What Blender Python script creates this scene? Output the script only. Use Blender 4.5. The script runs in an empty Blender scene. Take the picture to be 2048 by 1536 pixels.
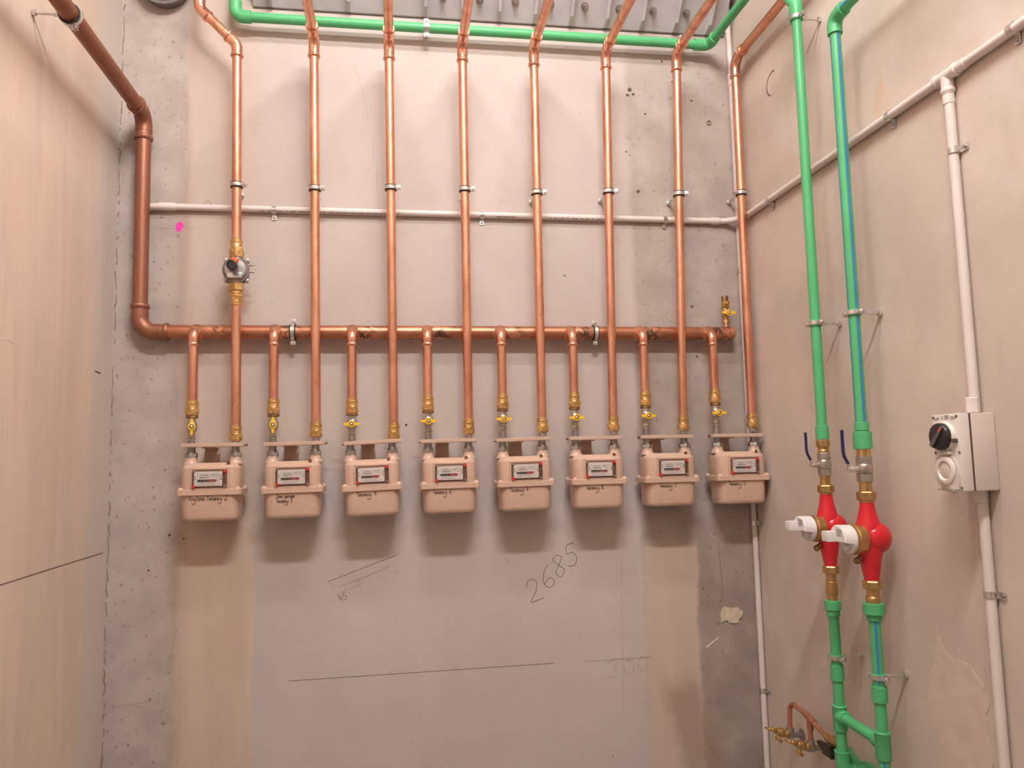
import bpy, bmesh, math, random
from mathutils import Vector, Matrix
random.seed(7)
PI = math.pi
S = bpy.context.scene
COL = S.collection

# ------------------------------------------------------------------ camera
YAW, PITCH, ROLL, FPX = 0.14961, 0.09902, -0.02244, 1530.0
fw = Vector((math.sin(YAW)*math.cos(PITCH), math.cos(YAW)*math.cos(PITCH), math.sin(PITCH)))
rt = Vector((math.cos(YAW), -math.sin(YAW), 0)); up = rt.cross(fw)
r2 = rt*math.cos(ROLL)+up*math.sin(ROLL); u2 = -rt*math.sin(ROLL)+up*math.cos(ROLL)
cd = bpy.data.cameras.new('camera'); cam = bpy.data.objects.new('camera', cd); COL.objects.link(cam)
cd.sensor_width = 36; cd.sensor_fit = 'HORIZONTAL'; cd.lens = FPX/2048*36; cd.clip_start = .02
m3 = Matrix((r2, u2, -fw)).transposed()
cam.matrix_world = Matrix.Translation((0, -3.0, 1.5)) @ m3.to_4x4()
S.camera = cam

# ------------------------------------------------------------------ light levels, exposure
w = bpy.data.worlds.new('world'); S.world = w; w.use_nodes = True
w.node_tree.nodes['Background'].inputs[0].default_value = (.02, .02, .02, 1)
S.view_settings.view_transform = 'Standard'; S.view_settings.look = 'None'
S.view_settings.gamma = 1; S.view_settings.use_curve_mapping = False
S.view_settings.exposure = 0.0
LAMP_COL = (1.0, .985, .97, 1)
# two diffuser battens hung across the room: (y, z, emission strength)
LAMPS = [(-2.65, 4.25, 178.0), (-1.50, 4.25, 56.0)]
LAMP_X, LAMP_LEN = .25, 1.2

# ------------------------------------------------------------------ helpers: nodes and materials
MATS = {}
def new_mat(name):
    m = bpy.data.materials.new(name); m.use_nodes = True
    nt = m.node_tree; b = nt.nodes['Principled BSDF']; MATS[name] = m
    return m, nt, b
def nd(nt, t, **kw):
    n = nt.nodes.new(t)
    for k, v in kw.items():
        if k in n.inputs: n.inputs[k].default_value = v
        else: setattr(n, k, v)
    return n
def lk(nt, a, b): nt.links.new(a, b)
def c4(c): return (c[0], c[1], c[2], 1)
def coord(nt, scale=(1, 1, 1), loc=(0, 0, 0)):
    t = nd(nt, 'ShaderNodeTexCoord'); mp = nd(nt, 'ShaderNodeMapping')
    mp.inputs['Scale'].default_value = scale; mp.inputs['Location'].default_value = loc
    lk(nt, t.outputs['Object'], mp.inputs['Vector']); return mp.outputs['Vector']
def noise(nt, vec, scale, detail=4, rough=.55, dist=0):
    n = nd(nt, 'ShaderNodeTexNoise'); n.inputs['Scale'].default_value = scale
    n.inputs['Detail'].default_value = detail; n.inputs['Roughness'].default_value = rough
    n.inputs['Distortion'].default_value = dist
    lk(nt, vec, n.inputs['Vector']); return n.outputs['Fac']
def ramp(nt, fac, lo, hi, a=0., b=1.):
    n = nd(nt, 'ShaderNodeMapRange'); n.clamp = True
    n.inputs['From Min'].default_value = lo; n.inputs['From Max'].default_value = hi
    n.inputs['To Min'].default_value = a; n.inputs['To Max'].default_value = b
    lk(nt, fac, n.inputs['Value']); return n.outputs['Result']
def mth(nt, op, a, b=None):
    n = nd(nt, 'ShaderNodeMath', operation=op)
    for i, x in enumerate((a, b)):
        if x is None: continue
        if isinstance(x, (int, float)): n.inputs[i].default_value = x
        else: lk(nt, x, n.inputs[i])
    return n.outputs[0]
def mixc(nt, fac, a, b, mode='MIX'):
    n = nd(nt, 'ShaderNodeMix', data_type='RGBA', blend_type=mode)
    if isinstance(fac, (int, float)): n.inputs[0].default_value = fac
    else: lk(nt, fac, n.inputs[0])
    for i, x in ((6, a), (7, b)):
        if isinstance(x, tuple): n.inputs[i].default_value = c4(x)
        else: lk(nt, x, n.inputs[i])
    return n.outputs[2]
def bump(nt, bsdf, h, strength=.3, dist=.002):
    n = nd(nt, 'ShaderNodeBump'); n.inputs['Strength'].default_value = strength; n.inputs['Distance'].default_value = dist
    lk(nt, h, n.inputs['Height']); lk(nt, n.outputs['Normal'], bsdf.inputs['Normal'])
def simple(name, col, rough=.5, metal=0., var=.12, nscale=30., col2=None, bmp=0., spec=.5, stretch=(1, 1, 1)):
    m, nt, b = new_mat(name)
    v = coord(nt, stretch); f = noise(nt, v, nscale)
    c2 = col2 or tuple(x*(1-var) for x in col); c1 = col if col2 else tuple(min(1, x*(1+var*.5)) for x in col)
    lk(nt, mixc(nt, ramp(nt, f, .35, .65), c1, c2), b.inputs['Base Color'])
    b.inputs['Roughness'].default_value = rough; b.inputs['Metallic'].default_value = metal
    b.inputs['Specular IOR Level'].default_value = spec
    if bmp: bump(nt, b, f, bmp, .001)
    return m

# copper tube, oxidised in long streaks
def copper(name, c1, c2, rough, metal=.92, dark=0.):
    m, nt, b = new_mat(name)
    v = coord(nt, (1, 1, .25)); f = noise(nt, v, 22, 5, .6, .6); f2 = noise(nt, coord(nt), 70, 3)
    col = mixc(nt, ramp(nt, f, .38, .66), c1, c2)
    if dark:
        col = mixc(nt, ramp(nt, noise(nt, coord(nt), 16, 5, .7), .56, .7, 0, dark), col, (.10, .055, .04))
    lk(nt, col, b.inputs['Base Color'])
    lk(nt, ramp(nt, f2, .3, .7, rough-.06, rough+.08), b.inputs['Roughness'])
    b.inputs['Metallic'].default_value = metal
copper('copper', (.83, .43, .285), (.64, .28, .165), .33)
copper('copper_fitting', (.85, .44, .30), (.72, .33, .21), .22)
copper('copper_brown', (.32, .13, .074), (.28, .112, .062), .46, .55)
copper('copper_burnt', (.60, .27, .15), (.42, .18, .10), .42, .7, .9)
# header pipe: brown copper, scorched in mottled patches where each branch was brazed on
def header_mat():
    m, nt, b = new_mat('copper_header')
    v = coord(nt); sx = nd(nt, 'ShaderNodeSeparateXYZ'); lk(nt, v, sx.inputs[0])
    ph = mth(nt, 'FRACT', mth(nt, 'DIVIDE', mth(nt, 'ADD', sx.outputs[0], .738+.2835*4-.05), .2835))
    near = ramp(nt, mth(nt, 'ABSOLUTE', mth(nt, 'SUBTRACT', ph, .5)), .5, .36, 1, 0)
    n1 = noise(nt, v, 34, 5, .7, .5); n2 = noise(nt, coord(nt, (.6, 1, 1)), 12, 3)
    base = mixc(nt, ramp(nt, n2, .4, .62), (.50, .20, .11), (.44, .17, .09))
    sc = mixc(nt, ramp(nt, n1, .44, .56), (.72, .32, .18), (.11, .06, .045))
    k = mth(nt, 'MULTIPLY', mth(nt, 'POWER', mth(nt, 'MULTIPLY', mth(nt, 'ABSOLUTE', mth(nt, 'SUBTRACT', ph, .5)), 2.0), 1.8), ramp(nt, noise(nt, v, 9, 3), .28, .5))
    lk(nt, mixc(nt, k, base, sc), b.inputs['Base Color'])
    b.inputs['Metallic'].default_value = .7; b.inputs['Roughness'].default_value = .36
header_mat()
simple('brass', (.80, .52, .22), .26, .95, .18, 40)
simple('brass_dull', (.60, .37, .15), .36, .9, .2, 40)
simple('brass_dark', (.33, .19, .09), .4, .85, .25, 40)
simple('nickel', (.52, .455, .39), .32, .85, .15, 60)
simple('zinc', (.38, .345, .325), .42, .8, .18, 60)
simple('galvanised', (.78, .76, .74), .25, .95, .2, 60)
simple('cast_alloy', (.40, .355, .335), .48, .45, .15, 80)
simple('rubber', (.022, .016, .014), .6)
simple('meter_paint', (.60, .40, .295), .34, 0, .05, 60, bmp=.03)
simple('bracket_paint', (.56, .38, .285), .42, 0, .06, 40)
simple('green_plastic', (.085, .43, .165), .42, 0, .06, 8)
simple('green_lining', (.14, .44, .20), .5, 0, .06, 8)
simple('blue_stripe', (.045, .22, .42), .42, 0, .06, 8)
simple('conduit_plastic', (.70, .61, .565), .42, 0, .04, 10)
simple('conduit_coupling', (.72, .63, .58), .4, 0, .04, 10)
simple('switch_plastic', (.66, .56, .49), .35, 0, .04, 10)
simple('switch_front', (.74, .655, .60), .32, 0, .04, 10)
simple('switch_gasket', (.10, .06, .045), .7)
simple('socket_grey', (.62, .53, .47), .3, 0, .05, 10)
simple('knob_black', (.022, .019, .022), .25, 0, .1, 20)
simple('knob_grey', (.10, .09, .095), .35, 0, .1, 20)
simple('red_marker', (.75, .12, .08), .5)
simple('red_paint', (.62, .018, .028), .22, 0, .08, 20)
simple('seal_red', (.62, .035, .03), .35)
simple('orange_plastic', (.95, .13, .02), .4)
simple('black_plastic', (.018, .015, .015), .35)
simple('yellow_plastic', (.88, .50, .012), .38, 0, .06, 30)
simple('lever_blue', (.015, .02, .11), .35)
simple('white_plastic', (.76, .71, .69), .35, 0, .03, 20)
simple('plate_white', (.86, .82, .79), .5, 0, .02, 20)
simple('print_black', (.018, .014, .014), .6)
simple('print_grey', (.16, .13, .12), .6)
simple('print_red', (.42, .015, .03), .6)
simple('print_white', (.82, .78, .76), .6)
simple('tray_shaded', (.20, .105, .075), .3, 0, .1, 40)  # casing seen through the clear cover, its shade put into the brown
simple('ink', (.035, .012, .01), .6)
simple('pencil', (.15, .115, .10), .7)
simple('pencil_faint', (.40, .325, .29), .8)
simple('chalk_pale', (.75, .65, .58), .8)
simple('spray_pink', (.95, .045, .38), .7, 0, .3, 40)
simple('grey_steel', (.47, .44, .45), .42, .1, .10, 9, bmp=.05)
simple('grey_rib', (.50, .465, .47), .42, .1, .10, 9)
simple('dark_gap', (.16, .13, .125), .8)
simple('mortar', (.62, .50, .37), .85, 0, .15, 40, bmp=.5)
simple('skim', (.62, .485, .40), .85, 0, .08, 20, bmp=.2)
simple('vent_dark', (.035, .03, .03), .5)
simple('vent_rim', (.16, .14, .135), .5)
simple('lamp_white', (.75, .75, .75), .4)
simple('joint_brown', (.27, .20, .155), .9, 0, .3, 50)
simple('hole_dark', (.10, .075, .06), .9)
def glass():
    m, nt, b = new_mat('clear_cover')
    out = nt.nodes['Material Output']
    tr = nd(nt, 'ShaderNodeBsdfTransparent'); gl = nd(nt, 'ShaderNodeBsdfGlossy'); gl.inputs['Roughness'].default_value = .08
    fr = nd(nt, 'ShaderNodeFresnel'); fr.inputs['IOR'].default_value = 1.45
    sc = nd(nt, 'ShaderNodeMapRange'); sc.inputs['To Min'].default_value = .0; sc.inputs['To Max'].default_value = .25
    lk(nt, fr.outputs[0], sc.inputs['Value'])
    mx = nd(nt, 'ShaderNodeMixShader'); lk(nt, sc.outputs[0], mx.inputs[0]); lk(nt, tr.outputs[0], mx.inputs[1]); lk(nt, gl.outputs[0], mx.inputs[2])
    tr.inputs[0].default_value = (.95, .93, .92, 1)
    lk(nt, mx.outputs[0], out.inputs[0])
glass()
def emis(name, strength):
    m, nt, b = new_mat(name)
    b.inputs['Emission Color'].default_value = LAMP_COL; b.inputs['Emission Strength'].default_value = strength
    b.inputs['Base Color'].default_value = (.8, .8, .8, 1)
for i, L in enumerate(LAMPS): emis('lamp_tube_%d' % i, L[2])

# ---- concrete: cast wall with trowelled patches, grey zones, specks and bug holes
def sep(nt, v):
    s = nd(nt, 'ShaderNodeSeparateXYZ'); lk(nt, v, s.inputs[0]); return s.outputs
def band(nt, x, a, b, soft, wob):
    """1 between a and b, edges wobbling by the noise socket wob"""
    xx = mth(nt, 'ADD', x, wob)
    return mth(nt, 'MULTIPLY', ramp(nt, xx, a-soft, a+soft), ramp(nt, xx, b-soft, b+soft, 1, 0))
def concrete_back():
    m, nt, b = new_mat('concrete_back')
    v = coord(nt); x, y, z = sep(nt, v)
    n_big = noise(nt, v, 1.7, 4, .55); n_mid = noise(nt, v, 6, 6, .6); n_str = noise(nt, coord(nt, (1, 1, .12)), 9, 5, .6)
    n_fine = noise(nt, v, 90, 3, .7); n_edge = noise(nt, v, 11, 6, .65)
    wob = mth(nt, 'MULTIPLY', mth(nt, 'SUBTRACT', n_edge, .5), .07)
    wob_s = mth(nt, 'ADD', mth(nt, 'MULTIPLY', mth(nt, 'SUBTRACT', n_edge, .5), .035), mth(nt, 'MULTIPLY', mth(nt, 'SUBTRACT', noise(nt, coord(nt, (.2, 1, 1)), 3.1, 3, .5), .5), .06))
    base = mixc(nt, ramp(nt, n_big, .35, .65), (.575, .485, .445), (.515, .43, .395))
    base = mixc(nt, ramp(nt, n_mid, .40, .68, 0, .35), base, (.47, .385, .35))
    # raw grey zone beside the left corner
    lz = band(nt, x, -1.3, -.80, .015, wob_s)
    raw = mixc(nt, ramp(nt, n_mid, .35, .6), (.50, .42, .375), (.395, .325, .29))
    base = mixc(nt, mth(nt, 'MULTIPLY', lz, .85), base, raw)
    # tan skim coat strip
    ts = band(nt, x, -.80, -.535, .006, wob_s)
    tz = ramp(nt, z, 1.55, 1.25, .42, 1.)
    tan = mixc(nt, ramp(nt, n_str, .35, .62), (.60, .455, .36), (.535, .395, .31))
    base = mixc(nt, mth(nt, 'MULTIPLY', ts, tz), base, tan)
    seam = band(nt, x, -.825, -.775, .018, wob)
    base = mixc(nt, mth(nt, 'MULTIPLY', seam, ramp(nt, n_str, .45, .62, 0, .6)), base, (.40, .285, .215))
    # rough grey zone to the right
    rz = ramp(nt, mth(nt, 'ADD', x, mth(nt, 'MULTIPLY', wob, .7)), .955, .985)
    rz2 = ramp(nt, mth(nt, 'ADD', x, wob), 1.15, 1.22)
    rough = mixc(nt, ramp(nt, n_mid, .32, .62), (.46, .385, .34), (.335, .27, .235))
    zfade = ramp(nt, z, 3.0, 2.3, .55, .8)
    base = mixc(nt, mth(nt, 'MULTIPLY', rz, zfade), base, rough)
    base = mixc(nt, mth(nt, 'MULTIPLY', rz2, ramp(nt, z, 1.25, .95, 0., .75)), base, mixc(nt, ramp(nt, n_mid, .3, .6), (.36, .29, .25), (.27, .21, .18)))
    # tan skim on the lower right
    rt_ = band(nt, x, .968, 1.19, .008, wob_s)
    rt_ = mth(nt, 'MULTIPLY', rt_, ramp(nt, mth(nt, 'ADD', z, wob), 1.19, 1.13))
    base = mixc(nt, mth(nt, 'MULTIPLY', rt_, .95), base, mixc(nt, ramp(nt, n_str, .35, .65), (.60, .46, .37), (.55, .415, .33)))
    nrt = mth(nt, 'SUBTRACT', 1.0, mth(nt, 'MULTIPLY', rt_, .85))
    # damp brown stain at its foot
    stain = mth(nt, 'MULTIPLY', band(nt, mth(nt, 'ADD', x, mth(nt, 'MULTIPLY', z, .25)), 1.175, 1.33, .03, wob), ramp(nt, mth(nt, 'ADD', z, wob), .66, .56))
    base = mixc(nt, mth(nt, 'MULTIPLY', stain, .7), base, (.34, .235, .165))
    # ochre bleeding
    och = mth(nt, 'MULTIPLY', ramp(nt, noise(nt, v, 4.2, 5, .6), .62, .74, 0, .5), ramp(nt, z, 1.1, .4))
    base = mixc(nt, och, base, (.56, .38, .24))
    # dark specks, denser in the raw zones
    sp = ramp(nt, noise(nt, coord(nt, (1, 1, .8)), 58, 2, .5), .63, .72)
    dens = mth(nt, 'ADD', .20, mth(nt, 'ADD', mth(nt, 'MULTIPLY', lz, .55), mth(nt, 'MULTIPLY', rz, .42)))
    dens = mth(nt, 'MULTIPLY', dens, nrt)
    base = mixc(nt, mth(nt, 'MULTIPLY', sp, dens), base, (.22, .165, .14))
    pit = nd(nt, 'ShaderNodeTexVoronoi'); pit.inputs['Scale'].default_value = 26; lk(nt, v, pit.inputs['Vector'])
    pm = mth(nt, 'MULTIPLY', ramp(nt, pit.outputs['Distance'], .17, .10), mth(nt, 'MULTIPLY', ramp(nt, noise(nt, v, 3, 2), .5, .6), mth(nt, 'ADD', .12, mth(nt, 'MULTIPLY', rz, .8))))
    pm = mth(nt, 'MULTIPLY', pm, nrt)
    base = mixc(nt, mth(nt, 'MULTIPLY', pm, .6), base, (.20, .15, .125))
    base = mixc(nt, 1.0, base, (.985, .995, 1.0), 'MULTIPLY'); lk(nt, base, b.inputs['Base Color'])
    b.inputs['Roughness'].default_value = .82; b.inputs['Specular IOR Level'].default_value = .25
    h = mth(nt, 'SUBTRACT', mth(nt, 'ADD', mth(nt, 'MULTIPLY', n_fine, .35), mth(nt, 'MULTIPLY', n_mid, .5)), mth(nt, 'MULTIPLY', pm, 1.5))
    bump(nt, b, h, .25, .004)
concrete_back()
def concrete_left():
    m, nt, b = new_mat('concrete_left')
    v = coord(nt); x, y, z = sep(nt, v)
    s1 = noise(nt, coord(nt, (1, 1, .14)), 6, 6, .62, .8); s2 = noise(nt, coord(nt, (1, 1, .10)), 26, 5, .65, .5); n3 = noise(nt, v, 2.2, 4)
    base = mixc(nt, ramp(nt, s1, .36, .62), (.64, .475, .365), (.56, .42, .335))
    base = mixc(nt, ramp(nt, s2, .60, .76, 0, .45), base, (.42, .30, .225))
    base = mixc(nt, ramp(nt, n3, .55, .75, 0, .6), base, (.60, .51, .455))
    edge = ramp(nt, mth(nt, 'ADD', y, mth(nt, 'MULTIPLY', mth(nt, 'SUBTRACT', s1, .5), .1)), -.22, -.17, 0, .75)
    base = mixc(nt, edge, base, (.53, .45, .405))
    base = mixc(nt, 1.0, base, (1.08, 1.13, 1.16), 'MULTIPLY'); lk(nt, base, b.inputs['Base Color']); b.inputs['Roughness'].default_value = .8; b.inputs['Specular IOR Level'].default_value = .25
    bump(nt, b, mth(nt, 'ADD', s2, noise(nt, v, 70, 3)), .18, .003)
concrete_left()
def concrete_right():
    m, nt, b = new_mat('concrete_right')
    v = coord(nt); x, y, z = sep(nt, v)
    n1 = noise(nt, v, 2.6, 5, .6, .3); n2 = noise(nt, coord(nt, (1, 1, .2)), 13, 5, .6); n3 = noise(nt, v, 75, 3)
    base = mixc(nt, ramp(nt, n1, .34, .64), (.60, .475, .385), (.51, .405, .33))
    base = mixc(nt, ramp(nt, n2, .55, .75, 0, .35), base, (.45, .345, .275))
    base = mixc(nt, ramp(nt, noise(nt, v, 4, 3), .56, .7, 0, .5), base, (.61, .52, .46))
    rust = mth(nt, 'MULTIPLY', ramp(nt, noise(nt, coord(nt, (1, 1.6, .8), (0, .3, .1)), 6, 3, .5), .66, .76, 0, .75), ramp(nt, z, 2.2, 2.6))
    base = mixc(nt, rust, base, (.60, .34, .17))
    sp = ramp(nt, noise(nt, v, 55, 2), .70, .78, 0, .35)
    base = mixc(nt, sp, base, (.30, .22, .175))
    base = mixc(nt, 1.0, base, (1.04, 1.08, 1.12), 'MULTIPLY'); lk(nt, base, b.inputs['Base Color']); b.inputs['Roughness'].default_value = .8; b.inputs['Specular IOR Level'].default_value = .25
    bump(nt, b, mth(nt, 'ADD', mth(nt, 'MULTIPLY', n3, .6), n1), .22, .004)
concrete_right()
simple('concrete_plain', (.31, .285, .265), .85, 0, .15, 3)
simple('concrete_floor', (.31, .28, .26), .8, 0, .2, 3)

# ------------------------------------------------------------------ helpers: geometry
def frame(axis):
    a = Vector(axis).normalized()
    t = Vector((0, 0, 1)) if abs(a.z) < .9 else Vector((1, 0, 0))
    if abs(a.z) >= .9: t = Vector((1, 0, 0))
    u = (t - a*t.dot(a)).normalized(); v = a.cross(u)
    return a, u, v
class G:
    def __init__(s): s.v = []; s.f = []
    def add(s, vs, fs):
        o = len(s.v); s.v += [tuple(p) for p in vs]; s.f += [tuple(i+o for i in f) for f in fs]; return s
    def lathe(s, prof, o=(0, 0, 0), axis=(0, 0, 1), seg=24, rot=0.):
        """prof: (distance along axis, radius)"""
        a, u, v = frame(axis); o = Vector(o); vs = []; fs = []; n = len(prof)
        for t, r in prof:
            for k in range(seg):
                th = rot+2*PI*k/seg; vs.append(o+a*t+(u*math.cos(th)+v*math.sin(th))*max(r, 1e-5))
        for i in range(n-1):
            for k in range(seg):
                k2 = (k+1) % seg; fs.append((i*seg+k, i*seg+k2, (i+1)*seg+k2, (i+1)*seg+k))
        fs.append(tuple(reversed(range(seg)))); fs.append(tuple((n-1)*seg+k for k in range(seg)))
        return s.add(vs, fs)
    def cyl(s, p, q, r, seg=20, r2=None, rot=0.):
        p, q = Vector(p), Vector(q); L = (q-p).length
        return s.lathe([(0, r), (L, r if r2 is None else r2)], p, q-p, seg, rot)
    def hexa(s, p, q, r, ch=.0015):
        p, q = Vector(p), Vector(q); L = (q-p).length
        return s.lathe([(0, r*.9), (ch, r), (L-ch, r), (L, r*.9)], p, q-p, 6, PI/6)
    def tube(s, path, r, seg=16, caps=True):
        P = [Vector(p) for p in path]; n = len(P); vs = []; fs = []
        d0 = (P[1]-P[0]).normalized(); a, u, v = frame(d0)
        for i in range(n):
            d = (P[min(i+1, n-1)]-P[max(i-1, 0)]).normalized()
            u = (u-d*u.dot(d)).normalized(); v = d.cross(u)
            rr = r[i] if isinstance(r, (list, tuple)) else r
            for k in range(seg):
                th = 2*PI*k/seg; vs.append(P[i]+(u*math.cos(th)+v*math.sin(th))*rr)
        for i in range(n-1):
            for k in range(seg):
                k2 = (k+1) % seg; fs.append((i*seg+k, i*seg+k2, (i+1)*seg+k2, (i+1)*seg+k))
        if caps: fs.append(tuple(reversed(range(seg)))); fs.append(tuple((n-1)*seg+k for k in range(seg)))
        return s.add(vs, fs)
    def loft(s, rings):
        """rings: lists of 3D points, same count; capped both ends"""
        n = len(rings[0]); vs = [p for r in rings for p in r]; fs = []
        for i in range(len(rings)-1):
            for k in range(n):
                k2 = (k+1) % n; fs.append((i*n+k, i*n+k2, (i+1)*n+k2, (i+1)*n+k))
        fs.append(tuple(reversed(range(n)))); fs.append(tuple((len(rings)-1)*n+k for k in range(n)))
        return s.add(vs, fs)
    def box(s, lo, hi, bev=0., M=None):
        x0, y0, z0 = lo; x1, y1, z1 = hi; b = min(bev, (x1-x0)*.45, (y1-y0)*.45, (z1-z0)*.45)
        if b <= 0:
            vs = [(x, y, z) for x in (x0, x1) for y in (y0, y1) for z in (z0, z1)]
            fs = [(0, 1, 3, 2), (4, 6, 7, 5), (0, 4, 5, 1), (2, 3, 7, 6), (0, 2, 6, 4), (1, 5, 7, 3)]
        else:
            bm = bmesh.new(); bmesh.ops.create_cube(bm, size=1)
            for q in bm.verts: q.co = Vector(((x0+x1)/2+q.co.x*(x1-x0), (y0+y1)/2+q.co.y*(y1-y0), (z0+z1)/2+q.co.z*(z1-z0)))
            bmesh.ops.bevel(bm, geom=list(bm.edges), offset=b, segments=2, profile=.6, affect='EDGES')
            bm.verts.index_update(); vs = [q.co.copy() for q in bm.verts]; fs = [[q.index for q in f.verts] for f in bm.faces]; bm.free()
        if M: vs = [M @ Vector(p) for p in vs]
        return s.add(vs, fs)
    def sphere(s, c, r, sc=(1, 1, 1), nu=20, nv=12):
        c = Vector(c); vs = []; fs = []
        for i in range(nv+1):
            ph = -PI/2+PI*i/nv
            for k in range(nu):
                th = 2*PI*k/nu; rr = max(math.cos(ph), 1e-4)
                vs.append(c+Vector((rr*math.cos(th)*r*sc[0], rr*math.sin(th)*r*sc[1], math.sin(ph)*r*sc[2])))
        for i in range(nv):
            for k in range(nu):
                k2 = (k+1) % nu; fs.append((i*nu+k, i*nu+k2, (i+1)*nu+k2, (i+1)*nu+k))
        return s.add(vs, fs)
    def prism(s, pts, o, ex, ey, h):
        """2D outline in the plane (ex,ey) at o, thickness h along ex x ey"""
        o = Vector(o); ex = Vector(ex); ey = Vector(ey); n = ex.cross(ey).normalized()*h
        a = [o+ex*p[0]+ey*p[1] for p in pts]; return s.loft([a, [p+n for p in a]])
    def ring_band(s, c, axis, r_in, r_out, h, seg=28):
        """short hollow collar centred on c"""
        a, u, v = frame(axis); c = Vector(c); vs = []; fs = []
        prof = [(-h/2, r_in), (-h/2, r_out), (h/2, r_out), (h/2, r_in)]
        for t, r in prof:
            for k in range(seg):
                th = 2*PI*k/seg; vs.append(c+a*t+(u*math.cos(th)+v*math.sin(th))*r)
        for i in range(4):
            j = (i+1) % 4
            for k in range(seg):
                k2 = (k+1) % seg; fs.append((i*seg+k, i*seg+k2, j*seg+k2, j*seg+k))
        return s.add(vs, fs)
    def ribbon(s, pts, wdt, o, ex, ey):
        """flat pen stroke through 2D points"""
        o = Vector(o); ex = Vector(ex); ey = Vector(ey); P = [Vector(p) for p in pts]
        L = []; R = []
        for i in range(len(P)):
            d = (P[min(i+1, len(P)-1)]-P[max(i-1, 0)])
            if d.length < 1e-9: d = Vector((1, 0))
            d.normalize(); n = Vector((-d.y, d.x))*wdt/2
            L.append(P[i]+n); R.append(P[i]-n)
        vs = [o+ex*p.x+ey*p.y for p in L]+[o+ex*p.x+ey*p.y for p in R]; n = len(P)
        fs = [(i, i+1, n+i+1, n+i) for i in range(n-1)]
        return s.add(vs, fs)
    def mesh(s, name, mat, ang=40):
        me = bpy.data.meshes.new(name); me.from_pydata([tuple(p) for p in s.v], [], s.f); me.update()
        bm = bmesh.new(); bm.from_mesh(me); bmesh.ops.recalc_face_normals(bm, faces=bm.faces); bm.to_mesh(me); bm.free()
        if ang: me.shade_smooth(); me.set_sharp_from_angle(angle=math.radians(ang))
        me.materials.append(MATS[mat]); return me
    def obj(s, name, mat, parent=None, ang=40, label=None):
        return link(name, s.mesh(name, mat, ang), parent, label)
def link(name, me, parent=None, label=None):
    o = bpy.data.objects.new(name, me); COL.objects.link(o)
    if parent is not None: o.parent = parent
    if label: o['label'] = label
    return o
def thing(name, label, cat, loc=(0, 0, 0), group=None, rot=(0, 0, 0)):
    o = bpy.data.objects.new(name, None); COL.objects.link(o); o.empty_display_size = .05
    o.location = loc; o.rotation_euler = rot; o['label'] = label; o['category'] = cat
    if group: o['group'] = group
    return o
def tag(o, label, cat, group=None):
    o['label'] = label; o['category'] = cat
    if group: o['group'] = group
    return o
def struct(o): o['kind'] = 'structure'; return o
def fillet(P, R, n=8):
    P = [Vector(p) for p in P]; out = [P[0]]
    for i in range(1, len(P)-1):
        a = (P[i-1]-P[i]).normalized(); b = (P[i+1]-P[i]).normalized()
        ang = a.angle(b); rr = R[i-1] if isinstance(R, (list, tuple)) else R
        t = rr/math.tan(ang/2); bis = (a+b).normalized(); c = P[i]+bis*(rr/math.sin(ang/2))
        s0 = P[i]+a*t-c; s1 = P[i]+b*t-c; tot = s0.angle(s1); ax = s0.cross(s1).normalized()
        for k in range(n+1): out.append(c+Matrix.Rotation(tot*k/n, 3, ax) @ s0)
    out.append(P[-1]); return out
def rrect(hw, hd, r, n=6):
    out = []
    for cx, cy, a0 in ((hw-r, hd-r, 0), (-hw+r, hd-r, PI/2), (-hw+r, -hd+r, PI), (hw-r, -hd+r, 1.5*PI)):
        for k in range(n+1):
            a = a0+PI/2*k/n; out.append((cx+r*math.cos(a), cy+r*math.sin(a)))
    return out
def elbow_part(name, mat, parent, p, din, dout, R, r, col=.03, bead=.0035, seg=20):
    """press elbow at corner p: directions din (towards first pipe) and dout (towards second pipe)"""
    p = Vector(p); a = Vector(din).normalized(); b = Vector(dout).normalized(); g = G()
    ang = a.angle(b); t = R/math.tan(ang/2)
    g.tube(fillet([p+a*(t+.001), p, p+b*(t+.001)], R, 10), r, seg)
    for d in (a, b):
        g.lathe([(0, r), (col*.35, r*1.01), (col*.36, r*.97), (col*.66, r*.97), (col*.68, r+bead*.4), (col*.78, r+bead), (col*.9, r+bead), (col, r+bead*.3), (col, r*.9)], p+d*t, d, seg)
    return g.obj(name, mat, parent, 35)

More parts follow.
